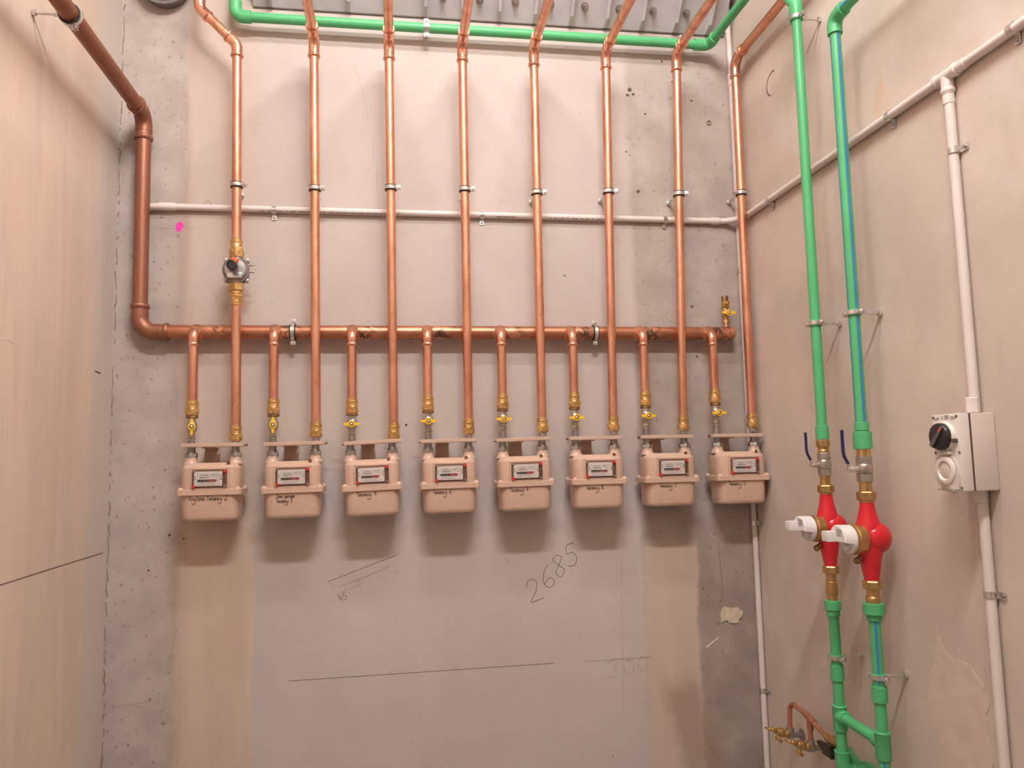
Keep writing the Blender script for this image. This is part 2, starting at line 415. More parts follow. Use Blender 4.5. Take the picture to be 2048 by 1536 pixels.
# stroke lettering
GL = {
 '0': (.6, [[(.3, 1), (.08, .75), (.08, .3), (.3, 0), (.52, .3), (.52, .75), (.3, 1)]]),
 '1': (.55, [[(.08, .78), (.3, 1), (.28, 0)], [(.1, 0), (.46, .02)]]),
 '2': (.7, [[(.05, .72), (.12, .95), (.38, 1), (.52, .78), (.38, .42), (.05, .08), (.2, .02), (.68, .05)]]),
 '4': (.65, [[(.25, 1), (.06, .42), (.6, .46)], [(.42, .75), (.38, -.05)]]),
 '5': (.6, [[(.55, 1), (.18, .96), (.12, .58), (.36, .62), (.54, .36), (.36, .02), (.05, .06)]]),
 '6': (.62, [[(.5, 1), (.22, .75), (.06, .32), (.2, .02), (.46, .06), (.54, .3), (.32, .42), (.1, .22)]]),
 '7': (.6, [[(.05, .95), (.55, 1), (.25, 0)], [(.16, .5), (.5, .54)]]),
 '8': (.6, [[(.52, .86), (.3, 1), (.1, .82), (.28, .55), (.5, .28), (.3, 0), (.08, .22), (.3, .52), (.54, .86)]]),
 '9': (.6, [[(.5, .84), (.26, 1), (.06, .75), (.24, .52), (.48, .78), (.5, .9), (.46, 0)]]),
 'T': (.5, [[(-.05, .88), (.55, .98)], [(.26, .92), (.2, .02)]]),
 'A': (.6, [[(0, 0), (.28, 1), (.5, 0)], [(.08, .36), (.46, .4)]]),
 'J': (.5, [[(.02, .95), (.5, 1)], [(.3, .96), (.3, .12), (.12, 0), (-.08, .2)]]),
 'e': (.45, [[(.05, .24), (.36, .3), (.32, .48), (.16, .5), (.03, .26), (.14, .02), (.45, .1)]]),
 'n': (.45, [[(.03, .48), (.06, 0)], [(.06, .3), (.22, .5), (.34, .4), (.38, .02), (.46, .05)]]),
 'm': (.62, [[(.03, .48), (.05, 0)], [(.05, .3), (.18, .5), (.26, .4), (.28, 0)], [(.28, .3), (.42, .5), (.5, .4), (.54, .02)]]),
 'a': (.45, [[(.38, .44), (.16, .5), (.03, .22), (.14, .02), (.34, .24), (.4, .48), (.4, .04), (.47, .06)]]),
 'c': (.4, [[(.36, .42), (.16, .5), (.03, .22), (.16, .02), (.4, .1)]]),
 'y': (.55, [[(.03, .48), (.08, .16), (.26, .14), (.42, .5)], [(.42, .5), (.44, -.15), (.36, -.55), (.1, -.72), (-.15, -.66), (-.28, -.42)]]),
 't': (.35, [[(.16, .92), (.14, .08), (.3, .02)], [(0, .58), (.34, .62)]]),
 'i': (.22, [[(.1, .48), (.1, .02), (.2, .06)]]),
 'o': (.42, [[(.2, .5), (.04, .26), (.18, .02), (.36, .24), (.2, .5)]]),
 's': (.36, [[(.32, .46), (.1, .46), (.08, .3), (.3, .2), (.26, .03), (.03, .05)]]),
 'g': (.48, [[(.38, .44), (.16, .5), (.04, .24), (.18, .06), (.36, .3), (.4, .5), (.4, -.25), (.24, -.5), (.0, -.34)]]),
 'r': (.34, [[(.04, .48), (.06, 0)], [(.06, .28), (.2, .48), (.34, .44)]]),
 '.': (.2, [[(.05, .02), (.1, .06)]]), ' ': (.4, []),
}
def write(g, text, o, ex, ey, h, wdt, slant=.12):
    x = 0
    for ch in text:
        adv, st = GL[ch]
        for s_ in st:
            pts = [((x+p[0]+slant*p[1])*h, p[1]*h) for p in s_]
            if len(pts) > 2:   # round the pen path
                q = [Vector(pts[0])]
                for i in range(len(pts)-1):
                    p0 = Vector(pts[max(i-1, 0)]); p1 = Vector(pts[i]); p2 = Vector(pts[i+1]); p3 = Vector(pts[min(i+2, len(pts)-1)])
                    for k in (1, 2, 3):
                        t = k/3; q.append(.5*((2*p1)+(p2-p0)*t+(2*p0-5*p1+4*p2-p3)*t*t+(3*p1-p0-3*p2+p3)*t**3))
                pts = q
            g.ribbon(pts, wdt, o, ex, ey)
        x += adv
    return x*h
FONT = {}
def text_geo(txt, size):
    """flat built-in font outline as verts/faces in the xy plane"""
    if (txt, size) in FONT: return FONT[(txt, size)]
    cu = bpy.data.curves.new('t', 'FONT'); cu.body = txt; cu.size = size; cu.resolution_u = 2
    ob = bpy.data.objects.new('t', cu); COL.objects.link(ob)
    dg = bpy.context.evaluated_depsgraph_get(); me = bpy.data.meshes.new_from_object(ob.evaluated_get(dg))
    r = ([v.co.copy() for v in me.vertices], [tuple(p.vertices) for p in me.polygons])
    bpy.data.objects.remove(ob); bpy.data.meshes.remove(me); FONT[(txt, size)] = r; return r
def put_text(g, txt, size, o, ex, ey):
    o = Vector(o); ex = Vector(ex); ey = Vector(ey); vs, fs = text_geo(txt, size)
    g.add([o+ex*p.x+ey*p.y for p in vs], fs)

# ------------------------------------------------------------------ the room
XL, XR, YR, ZC = -1.045, 1.452, -4.3, 4.6
T = .12
wall_back = struct(G().box((XL-T, 0, -T), (XR+T, T, ZC+T)).obj('wall_back', 'concrete_back', ang=0))
wall_left = struct(G().box((XL-T, YR-T, -T), (XL, 0, ZC+T)).obj('wall_left', 'concrete_left', ang=0))
wall_right = struct(G().box((XR, YR-T, -T), (XR+T, 0, ZC+T)).obj('wall_right', 'concrete_right', ang=0))
struct(G().box((XL, YR-T, -T), (XR, YR, ZC+T)).obj('wall_rear', 'concrete_plain', ang=0))
struct(G().box((XL, YR, -T), (XR, 0, 0)).obj('floor', 'concrete_floor', ang=0))
struct(G().box((XL, YR, ZC), (XR, 0, ZC+T)).obj('ceiling', 'concrete_plain', ang=0))

EX, EZ = Vector((1, 0, 0)), Vector((0, 0, 1))
def mark(strokes, mat, wdt, name='pencil_mark', label=None):
    g = G()
    for s_ in strokes: g.ribbon(s_, wdt, (0, -.0006, 0), EX, EZ)
    return g.obj(name, mat, wall_back, 0, label)
# pencilled number and setting-out lines on the back wall
g = G()
for ch, cx, cz, rz in (('2', .505, .945, .25), ('6', .562, .995, .28), ('8', .606, 1.035, .22), ('5', .655, 1.075, .2)):
    e1 = Vector((math.cos(rz), 0, math.sin(rz))); e2 = Vector((-math.sin(rz), 0, math.cos(rz)))
    write(g, ch, (cx, -.0006, cz), e1, e2, .086, .0022, 0)
g.obj('pencil_number', 'pencil', wall_back, 0, 'pencilled number 2685')
mark([[(-.402, .710), (.1, .712), (.592, .714)]], 'pencil', .0016)
mark([[(.705, .713), (.985, .714)]], 'pencil_faint', .0020)
mark([[(-.99, .66), (-.85, .672)]], 'pencil_faint', .0016)
mark([[(-.262, 1.062), (0.0, 1.152)]], 'pencil', .0016)
mark([[(-.225, 1.04), (-.13, 1.072), (-.03, 1.11)], [(-.255, 1.055), (-.235, 1.04)], [(-.16, 1.08), (-.145, 1.05), (-.142, 1.03)], [(-.215, 1.022), (-.14, 1.045)]], 'pencil_faint', .0020)
g = G(); write(g, '45', (-.222, -.0006, .985), Vector((.94, 0, .34)), Vector((-.34, 0, .94)), .026, .0018, .1); g.obj('pencil_number', 'pencil', wall_back, 0)
mark([[(.80, .70), (.83, .715), (.845, .70), (.825, .68), (.845, .665), (.83, .645), (.80, .65)], [(.885, .71), (.87, .68), (.885, .65), (.91, .66), (.912, .7), (.885, .71)], [(.94, .72), (.925, .69), (.94, .66), (.965, .67), (.967, .71), (.94, .72)]], 'pencil_faint', .0026)
mark([[(.24, 1.51), (.268, 1.515), (.27, 1.45), (.285, 1.43), (.31, 1.432), (.318, 1.46), (.318, 1.51), (.34, 1.512)]], 'pencil_faint', .0015)
mark([[(-.735, 2.495), (-.725, 2.515), (-.71, 2.52), (-.705, 2.505)]], 'pencil', .0018)
mark([[(-.905, 2.408), (-.76, 2.41)], [(-.815, 2.33), (-.816, 2.47)]], 'pencil_faint', .0020)
mark([[(-.16, 3.1), (-.12, 2.95), (-.105, 2.86)], [(-.09, 2.80), (-.085, 2.70)], [(-.075, 2.68), (-.072, 2.55), (-.065, 2.47)]], 'pencil_faint', .0015)
mark([[(.875, 1.1), (.873, .95), (.868, .8), (.862, .5)]], 'pencil_faint', .0018)
mark([[(1.285, 1.15), (1.29, 1.02), (1.295, .92)]], 'pencil', .0018)
# pink spray dot
gp = G(); pts = []
for k in range(22):
    a = 2*PI*k/22; r = .0185*(1+.06*math.sin(3*a+.5)+.05*math.sin(5*a)); pts.append((r*.74*math.cos(a)+.003*math.sin(a), r*1.05*math.sin(a)))
gp.prism(pts, (-.818, 0, 2.415), (1, 0, 0), (0, 0, 1), .0008); gp.obj('spray_dot', 'spray_pink', wall_back, 0, 'pink spray paint dot')
# mortar scab and small anchor holes
pts = [(-.045, -.03), (-.048, .005), (-.03, .032), (.0, .024), (.03, .026), (.05, .006), (.042, -.012), (.03, -.02), (.028, -.036), (-.01, -.034), (-.02, -.022)]
G().prism(pts, (1.325, 0, .862), (1, 0, 0), (0, 0, 1), .004).obj('mortar_patch', 'mortar', wall_back, 0, 'scab of pale mortar')
G().prism([(0, 0), (.05, .035), (.052, .041), (-.002, .007)], (1.215, 0, .735), (1, 0, 0), (0, 0, 1), .001).obj('mortar_smear', 'chalk_pale', wall_back, 0)
G().ring_band((1.332, -.002, 2.925), (0, 1, 0), .006, .012, .006, 18).obj('anchor_sleeve', 'nickel', wall_back)
for hx, hz, r in ((.985, 3.055, .011), (1.0, 3.035, .008), (.975, 3.03, .007), (1.007, 2.61, .008), (1.19, 2.70, .005), (.96, 2.78, .004), (1.22, 2.12, .006), (1.23, 1.91, .005), (1.26, 3.02, .005), (1.18, 3.10, .006), (1.135, 3.19, .005), (.033, 1.645, .005), (.68, 2.245, .004), (-.83, 1.255, .005), (-.78, 1.24, .004), (-.90, 1.13, .004), (.815, .35, .003), (1.21, 3.13, .006), (1.05, 2.95, .005)):
    pts = [(r*(1+.3*random.uniform(-1, 1))*math.cos(2*PI*k/9), r*(.9+.3*random.uniform(-1, 1))*math.sin(2*PI*k/9)) for k in range(9)]
    G().prism(pts, (hx, 0, hz), (1, 0, 0), (0, 0, 1), .0007).obj('bug_hole', 'hole_dark', wall_back, 0)
for x0, z0, x1, z1 in ((1.285, 1.655, 1.315, 1.67), (1.178, 2.225, 1.19, 2.205)):
    G().ribbon([(x0, z0), ((x0+x1)/2, (z0+z1)/2+.002), (x1, z1)], .007, (0, -.0008, 0), EX, EZ).obj('bug_hole', 'hole_dark', wall_back, 0)
g = G(); rng = random.Random(11); pts = []; z = .2
while z < 3.35:
    pts.append((XL+.006+rng.uniform(-.0035, .0035), z)); z += rng.uniform(.01, .03)
for k in range(len(pts)-1):
    if rng.random() < .72: g.ribbon([pts[k], pts[k+1]], rng.uniform(.002, .006), (0, -.0007, 0), EX, EZ)
o = g.obj('corner_joint', 'joint_brown', wall_back, 0); o['kind'] = 'stuff'
# left wall: level line and scratch ; right wall: plugged hole, skim patch
EYm = Vector((0, 1, 0))
G().ribbon([(-.90, 1.2), (-.5, 1.202), (-.037, 1.203)], .003, (XL+.0006, 0, 0), EYm, EZ).obj('pencil_mark', 'pencil', wall_left, 0)
G().ribbon([(-.16, 1.842), (-.12, 1.84), (-.105, 1.842)], .005, (XL+.0006, 0, 0), EYm, EZ).obj('chip_mark', 'hole_dark', wall_left, 0)
G().ribbon([(-.83, 1.845), (-.76, 1.86), (-.73, 1.845)], .002, (XL+.0006, 0, 0), EYm, EZ).obj('scratch_mark', 'chalk_pale', wall_left, 0)
g = G(); g.lathe([(0, .045), (.001, .043)], (XR, -.34, 2.935), (-1, 0, 0), 24); g.obj('hole_plug', 'skim', wall_right, 0, 'round plugged hole')
G().ribbon([(-.325+.045*math.cos(a), 2.935+.045*math.sin(a)) for a in [math.radians(t) for t in range(-60, 130, 10)]], .006, (XR-.0015, -.015, 0), EYm, EZ).obj('hole_rim_shade', 'print_grey', wall_right, 0)  # dark arc paints the shade along the edge of the shallow recess
pts = [(-1.045, 1.03), (-1.055, .99), (-1.075, .965), (-1.10, .95), (-1.13, .955), (-1.17, .94), (-1.20, .915), (-1.215, .86), (-1.20, .80), (-1.215, .73), (-1.19, .66), (-1.2, .55), (-1.06, .55), (-1.04, .62), (-1.05, .69), (-1.01, .74), (-.985, .80), (-1.0, .86), (-1.015, .90), (-1.03, .93), (-1.035, .97)]
rag = []
for k in range(len(pts)):
    p, q = pts[k], pts[(k+1) % len(pts)]
    for j in range(5): rag.append((p[0]+(q[0]-p[0])*j/5+random.uniform(-.005, .005), p[1]+(q[1]-p[1])*j/5+random.uniform(-.005, .005)))
G().prism(rag, (XR, 0, 0), (0, 1, 0), (0, 0, 1), -.0012).obj('skim_patch', 'skim', wall_right, 0, 'peach coloured patch of skim coat')

# ------------------------------------------------------------------ ceiling battens
for i, (ly, lz, st) in enumerate(LAMPS):
    t = thing('batten_light', ['white diffuser batten hung under the ceiling nearest the camera', 'white diffuser batten hung under the ceiling nearest the meter wall'][i], 'light', (LAMP_X, ly, lz), 'ceiling battens')
    h = LAMP_LEN/2
    pr = [(-.07, .035), (-.07, .0), (-.06, -.018), (-.035, -.028), (0, -.031), (.035, -.028), (.06, -.018), (.07, .0), (.07, .035)]
    G().loft([[(x, y, z) for y, z in pr] for x in (-h, h)]).obj('diffuser', 'lamp_tube_%d' % i, t, 50)
    G().box((-h-.03, -.075, .036), (h+.03, .075, .06), .004).obj('housing', 'lamp_white', t)
    for s_ in (-1, 1):
        G().box((s_*(h+.012)-.0115, -.075, -.034), (s_*(h+.012)+.0115, .075, .034), .002).obj('end_cap', 'lamp_white', t)
        G().cyl((s_*(h+.012), 0, .058), (s_*(h+.012), 0, ZC-lz), .0015, 8).obj('hanger', 'galvanised', t)

# ------------------------------------------------------------------ grey ribbed soffit
tt = math.tan(math.radians(49))
t = thing('ribbed_soffit', 'grey painted steel soffit with ribs and bolts sloping up above the pipes', 'soffit', (0, -.004, 3.3145))
dS = Vector((0, -math.cos(math.radians(49)), math.sin(math.radians(49)))); nS = Vector((0, -math.sin(math.radians(49)), -math.cos(math.radians(49))))
LS = 1.70
def slab(g, x0, x1, a0, a1, n0, n1):
    vs = []
    for x in (x0, x1):
        for a in (a0, a1):
            for n in (n0, n1): vs.append(Vector((x, 0, 0))+dS*a+nS*n)
    g.add(vs, [(0, 1, 3, 2), (4, 6, 7, 5), (0, 4, 5, 1), (2, 3, 7, 6), (0, 2, 6, 4), (1, 5, 7, 3)]); return g
slab(G(), -.555, 1.412, .006, LS, -.012, 0).obj('panel', 'grey_steel', t, 0)
slab(G(), -.555, 1.418, .001, .006, -.012, .001).obj('edge_strip', 'dark_gap', t, 0)
for rx in (-.485, -.334, -.181, -.028, .125, .276, .427, .577, .730, .882, 1.036, 1.185, 1.334):
    g = G(); vs = []
    for x in (rx-.006, rx+.006):
        vs += [Vector((x, 0, 0))+dS*a+nS*n for a, n in ((.008, 0), (.008, .012), (.05, .034), (LS, .034), (LS, 0))]
    g.add(vs, [(0, 1, 2, 3, 4), (9, 8, 7, 6, 5)]+[(i, (i+1) % 5, 5+(i+1) % 5, 5+i) for i in range(5)]); g.obj('rib', 'grey_rib', t, 0)
for bx in (.195, .345, .492, .640, .786, .934, 1.082, 1.23):
    o = Vector((bx, 0, 0))+dS*.085; g = G()
    g.lathe([(0, .016), (.003, .016)], o, nS, 18); g.hexa(o+nS*.003, o+nS*.014, .012); g.cyl(o+nS*.014, o+nS*.034, .006, 12)
    g.obj('bolt', 'zinc', t)

# ------------------------------------------------------------------ round vent high on the wall
t = thing('round_vent', 'round dark vent with pale rim high on the wall', 'vent', (-.884, 0, 3.378))
g = G(); g.lathe([(.0, .09), (.03, .094), (.045, .1), (.05, .098), (.05, .086), (.042, .084)], (0, 0, 0), (0, -1, 0), 40); g.obj('rim', 'vent_rim', t)
G().cyl((0, -.04, 0), (0, -.0505, 0), .0855, 36).obj('face', 'vent_dark', t)
for k in range(28):
    a = 2*PI*k/28; c = Vector((.080*math.cos(a), -.0495, .080*math.sin(a)))
    G().box((-.004, -.003, -.0012), (.004, 0, .0012), 0, Matrix.Translation(c) @ Matrix.Rotation(-a+PI/2, 4, 'Y')).obj('slot', 'conduit_plastic', t, 0)

# ------------------------------------------------------------------ brown copper supply main and header
RM = .0265
t = thing('gas_header_pipe', 'thick brown copper gas main feeding the horizontal header behind the pipes', 'pipe', (0, 0, 0))
HX, HY, HZ = -.938, -.045, 2.0
G().cyl((HX+.085, HY, HZ), (1.368, HY, HZ), RM, 28).obj('header', 'copper_header', t)
g = G(); g.lathe([(0, RM+.0012), (.012, RM+.0012), (.016, RM*.9), (.018, RM*.6), (.0185, 0)], (1.358, HY, HZ), (1, 0, 0), 28); g.obj('end_cap', 'copper_burnt', t)
elbow_part('elbow', 'copper_brown', t, (HX, HY, HZ), (1, 0, 0), (0, 0, 1), .055, RM+.0035, .048, .004, 26)
G().cyl((HX, HY, HZ+.06), (HX-.003, HY, 2.80), RM, 28).obj('riser', 'copper_brown', t)
elbow_part('elbow', 'copper_brown', t, (HX-.003, HY, 2.832), (0, 0, -1), (0, -1, 0), .05, RM+.0035, .048, .004, 26)
G().cyl((HX-.003, HY-.06, 2.832), (HX-.003, YR+.02, 2.82), RM, 28).obj('main_run', 'copper_brown', t)

# ------------------------------------------------------------------ meters, valves, brackets, risers
CX = [-.6585, -.3745, -.091, .191, .476, .7585, 1.0455, 1.336]
ROLLS = [0, .012, .042, .012, .022, .0, -.004, -.006]
WORDS = [['Anytime Tenancy 2'], ['Joes garage', 'Tenancy 1.'], ['Tenancy 9.'], ['Tenancy 6'], ['Tenancy 4'], ['Tenancy 8.'], ['Tenancy 7'], ['Tenancy 5.']]
WPOS = [-.068, -.055, -.056, -.066, -.064, -.058, -.056, -.066]
SHORT = ['Tenancy 2', 'Tenancy 1', 'Tenancy 9', 'Tenancy 6', 'Tenancy 4', 'Tenancy 8', 'Tenancy 7', 'Tenancy 5']
SER = ['NZ307806', 'NZ307905', 'NZ307864', 'NZ307873', 'NZ307875', 'NZ307729', 'NZ307907', 'NZ307872']
DIG = ['00706483', '00904257', '00472619', '00653801', '00521794', '00686493', '00863528', '00547316']
XT = [-.589, -.306, -.022, .264, .55, .847, 1.147, 1.403]
ZT = [3.045, 3.052, 3.058, 3.066, 3.064, 3.068, 3.076, 3.062]
ZB = [1.649, 1.657, 1.646, 1.659, 1.661, 1.663, 1.659, 1.665]      # top of outlet coupling
ZI = [1.742, 1.744, 1.743, 1.750, 1.753, 1.755, 1.758, 1.766]      # top of inlet coupling
YP = -.095; HPX = .0765; RP = .0175
ME = {}
def cached(key, fn):
    if key not in ME: ME[key] = fn()
    return ME[key]
def rr3(hw, hd, r, z): return [(x, y, z) for x, y in rrect(hw, hd, r)]
def m_upper():
    g = G(); g.loft([rr3(.0995, .0625, .036, .106), rr3(.1005, .0635, .036, .116), rr3(.0995, .0625, .036, .182), rr3(.0985, .0615, .036, .1875), rr3(.096, .0585, .035, .191), rr3(.089, .040, .030, .2025), rr3(.086, .036, .028, .2045)])
    for s_ in (-1, 1):
        g.lathe([(0, .0265), (.004, .0255), (.010, .0225), (.016, .0202), (.026, .0195), (.0265, .015)], (s_*HPX, 0, .199), (0, 0, 1), 28)
    return g.mesh('upper_casing', 'meter_paint', 28)
def m_lower():
    g = G(); g.loft([rr3(.082, .046, .026, 0), rr3(.090, .054, .03, .0025), rr3(.0945, .0585, .033, .008), rr3(.096, .0605, .034, .016), rr3(.0990, .0628, .035, .092)])
    return g.mesh('lower_casing', 'meter_paint', 28)
def m_flange():
    g = G(); g.loft([rr3(.1085, .0685, .014, .0905), rr3(.110, .070, .015, .092), rr3(.110, .070, .015, .1095), rr3(.1085, .0685, .014, .1112)])
    return g.mesh('flange', 'meter_paint', 28)
def m_bolt():
    g = G(); g.lathe([(0, .0105), (.004, .0095), (.007, .0065), (.0082, .002)], (0, 0, 0), (0, 0, 1), 16); return g.mesh('flange_bolt', 'meter_paint')
def m_nut():
    g = G(); g.lathe([(0, .020), (.002, .0228), (.014, .0228), (.016, .0215)], (0, 0, 0), (0, 0, 1), 6, PI/6); g.lathe([(.015, .021), (.019, .0165), (.022, .0155)], (0, 0, 0), (0, 0, 1), 24)
    return g.mesh('union_nut', 'zinc', 35)
def m_stub(): return G().cyl((0, 0, 0), (0, 0, .03), .0135, 20).mesh('union_tail', 'zinc')
PLY = -.0725
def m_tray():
    g = G(); g.box((-.0585, -.070, -.032), (.0585, -.060, .032), .003); return g.mesh('index_tray', 'tray_shaded')
def m_bezel():
    g = G()
    for lo, hi in (((-.065, -.0685, .032), (.065, -.058, .0385)), ((-.065, -.0685, -.0385), (.065, -.058, -.032)), ((-.065, -.0685, -.0385), (-.0585, -.058, .0385)), ((.0585, -.0685, -.0385), (.065, -.058, .0385))): g.box(lo, hi, .0022)
    return g.mesh('index_bezel', 'meter_paint')
def m_plate(): return G().box((-.0515, PLY, -.0255), (.0435, -.069, .0255), .0008).mesh('index_plate', 'plate_white', 0)
def m_clear(): return G().box((-.0575, -.0765, -.031), (.0575, -.0755, .031)).mesh('clear_cover', 'clear_cover', 0)
def plx(u): return -.0515+.095*u
def plz(v): return .0255-.051*v
def rectg(g, u0, v0, u1, v1, y=PLY-.0003): g.box((plx(u0), y, plz(v1)), (plx(u1), PLY+.0002, plz(v0)))
def m_strip_b(): g = G(); rectg(g, .12, .545, .52, .72); return g.mesh('counter_black', 'print_black', 0)
def m_strip_r(): g = G(); rectg(g, .52, .545, .795, .72); return g.mesh('counter_red', 'print_red', 0)
def m_print():
    g = G(); rng = random.Random(3); u = .2
    while u < .53:
        wd = rng.choice((.004, .006, .01)); rectg(g, u, .355, u+wd, .45); u += wd+rng.choice((.005, .008))
    for v0, u0, u1 in ((.79, .20, .74), (.895, .14, .72)):
        u = u0
        while u < u1:
            wd = rng.uniform(.02, .07); rectg(g, u, v0, u+wd, v0+.022); u += wd+.012
    rectg(g, .80, .1, .806, .55); rectg(g, .135, .06, .14, .45)
    return g.mesh('printed_text', 'print_grey', 0)
def m_logo():
    g = G()
    pts = [(.58, .25), (.62, .22), (.66, .23), (.72, .19), (.76, .22), (.775, .28), (.74, .34), (.70, .36), (.67, .33), (.665, .40)]
    g.ribbon([(plx(a), plz(b)) for a, b in pts], .0008, (0, PLY-.0003, 0), EX, EZ)
    g.ribbon([(plx(a), plz(b)) for a, b in [(.60, .29), (.64, .27), (.69, .28), (.73, .25)]], .0007, (0, PLY-.0003, 0), EX, EZ)
    for tx, u, v, sz in (('Qmax', .815, .19, .0042), ('10', .85, .27, .004), ('Qmin', .825, .41, .0036), ('m', .835, .63, .0062), ('3', .895, .57, .004), ('m3/h', .83, .86, .0036)):
        put_text(g, tx, sz, (plx(u), PLY-.0003, plz(v)), EX, EZ)
    return g.mesh('printed_mark', 'print_grey', 0)
def m_clip():
    g = G()
    for x, s_ in ((-.0515, 1), (.0435, -1)):
        for lo, hi in (((0, -.0065), (.0012, .0065)), ((-.0035, .0052), (.0012, .0068)), ((-.0035, -.0068), (.0012, -.0052))):
            xs = sorted((x+s_*(.004+lo[0]), x+s_*(.004+hi[0]))); g.box((xs[0], PLY-.0006, .004+lo[1]), (xs[1], PLY, .004+hi[1]))
    return g.mesh('cover_clip', 'print_black', 0)
def m_seal(): g = G(); g.lathe([(0, .0062), (.007, .0062), (.009, .005), (.0095, .0015)], (0, -.068, 0), (0, -1, 0), 18); return g.mesh('seal', 'seal_red')
def m_screw(): g = G(); g.lathe([(0, .0048), (.006, .0048), (.008, .003), (.0082, .0005)], (0, -.068, 0), (0, -1, 0), 14); return g.mesh('cover_screw', 'nickel')
def m_plug(): g = G(); g.lathe([(0, .0062), (.006, .0058), (.0065, .003), (.003, .0028)], (0, 0, 0), (0, -.6, .8), 14); return g.mesh('test_plug', 'brass_dark')
ORD = ['leftmost', 'second', 'third', 'fourth', 'fifth', 'sixth', 'seventh', 'rightmost']
WHO = ['the leftmost meter'] + ['the %s meter from the left' % o for o in ORD[1:7]] + ['the rightmost meter']
BORD = ['leftmost', 'second from left', 'third from left', 'fourth from left', 'fifth from left', 'sixth from left', 'seventh from left', 'rightmost']
def meter(i):
    t = thing('gas_meter', 'beige gas meter with %s written on it, %s in the row' % (SHORT[i], BORD[i]), 'gas meter', (CX[i], YP, 1.31), 'gas meters in a row on the wall', (0, ROLLS[i]*-.6, 0))
    up_ = link('upper_casing', cached('mu', m_upper), t); link('lower_casing', cached('ml', m_lower), t); link('flange', cached('mf', m_flange), t)
    for sx in (-1, 1):
        for sy in (-1, 1):
            o = link('flange_bolt', cached('mb', m_bolt), t); o.location = (sx*.096, sy*.058, .111)
        o = link('union_tail', cached('ms', m_stub), t); o.location = (sx*HPX, 0, .236)
        o = link('union_nut', cached('mn', m_nut), t); o.location = (sx*HPX, 0, .223)
    o = link('test_plug', cached('mp', m_plug), t); o.location = (.062, -.046, .201)
    ix = link('index_bezel', cached('mz', m_bezel), t); ix.location = (.003, 0, .148)
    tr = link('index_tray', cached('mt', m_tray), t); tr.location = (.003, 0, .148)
    for nm, k, fn in (('counter_black', 'k1', m_strip_b), ('counter_red', 'k2', m_strip_r), ('printed_text', 'k3', m_print), ('printed_mark', 'k4', m_logo), ('cover_clip', 'k5', m_clip), ('index_plate', 'k6', m_plate)):
        link(nm, cached(k, fn), tr)
    link('clear_cover', cached('k7', m_clear), tr, 'clear plastic index cover')
    g = G(); put_text(g, SER[i], .0066, (plx(.195), PLY-.0003, plz(.30)), EX, EZ); g.obj('serial_number', 'print_black', tr, 0)
    g = G()
    for k, ch in enumerate(DIG[i]): put_text(g, ch, .0082, (plx(.135+.084*k), PLY-.0007, plz(.70)), EX, EZ)
    g.obj('counter_digits', 'print_white', tr, 0)
    for sx, sz in ((.0525, .0255), (-.0525, -.0265)):
        o = link('seal', cached('k8', m_seal), tr); o.location = (sx, 0, sz)
        o = link('cover_screw', cached('k9', m_screw), tr); o.location = (-sx, 0, sz)
    g = G()
    for k, line in enumerate(WORDS[i]):
        h = .0165 if len(WORDS[i]) == 1 else .0135
        write(g, line, (WPOS[i], -.0636, .0725-.0165*k-(0 if len(WORDS[i]) == 1 else -.002)), EX, Vector((0, .055, 1)).normalized(), h, .0016)
    g.obj('handwriting', 'ink', t, 0, 'handwriting in dark marker')
    return t
def m_bar():
    g = G(); g.box((-.105, -.031, -.0065), (.105, .031, -.0035), .0008); g.box((-.105, -.033, -.0065), (.105, -.029, .007), .001); g.box((-.105, .028, -.0065), (.105, .031, .006), .0008)
    return g.mesh('bracket_bar', 'bracket_paint')
def m_post():
    g = G(); g.box((-.046, .066, -.10), (.004, .092, .0), .002); g.box((-.046, .02, -.0105), (.004, .092, -.0068), .001); return g.mesh('bracket_post', 'bracket_paint')
def bracket(i):
    t = thing('meter_bracket', 'beige wall bracket bar carrying %s' % WHO[i], 'bracket', (CX[i], YP, 1.5775), 'meter wall brackets', (0, -ROLLS[i], 0))
    link('bracket_bar', cached('bb', m_bar), t); link('bracket_post', cached('bp', m_post), t)
    x = .112 if i < 2 else -.109
    o = G().cyl((x-.004, .0, 0), (x+.006, 0, 0), .005, 12).obj('end_screw', 'brass_dark', t)
def press_coupling(parent, p, hgt, flip=1, r=RP):
    """brass press x thread coupling hanging below the tube end p; grows along -z (flip=1) or +z"""
    d = Vector((0, 0, -1))*flip; p = Vector(p); g = G()
    g.lathe([(0, r+.0008), (.002, r+.0025), (.009, r+.0025), (.011, r+.0055), (.016, r+.0055), (.018, r+.0028), (.03, r+.003), (.033, r+.004)], p, d, 24)
    g.obj('coupling_sleeve', 'brass', parent)
    g = G(); g.lathe([(.032, r+.004), (.034, r+.0072), (.042, r+.0072), (.0435, r+.006)], p, d, 6, PI/6)
    g.lathe([(.0435, r+.0058), (.054, r+.0056), (.056, r+.004), (.058, r+.002)], p, d, 26); g.obj('coupling_hex', 'brass', parent, 30)
    if hgt > .06:
        g = G(); g.lathe([(.058, r-.001), (.0585, r+.0045), (.0645, r+.0052), (.066, r+.003)], p, d, 8); g.obj('lock_ring', 'brass_dark', parent, 30)
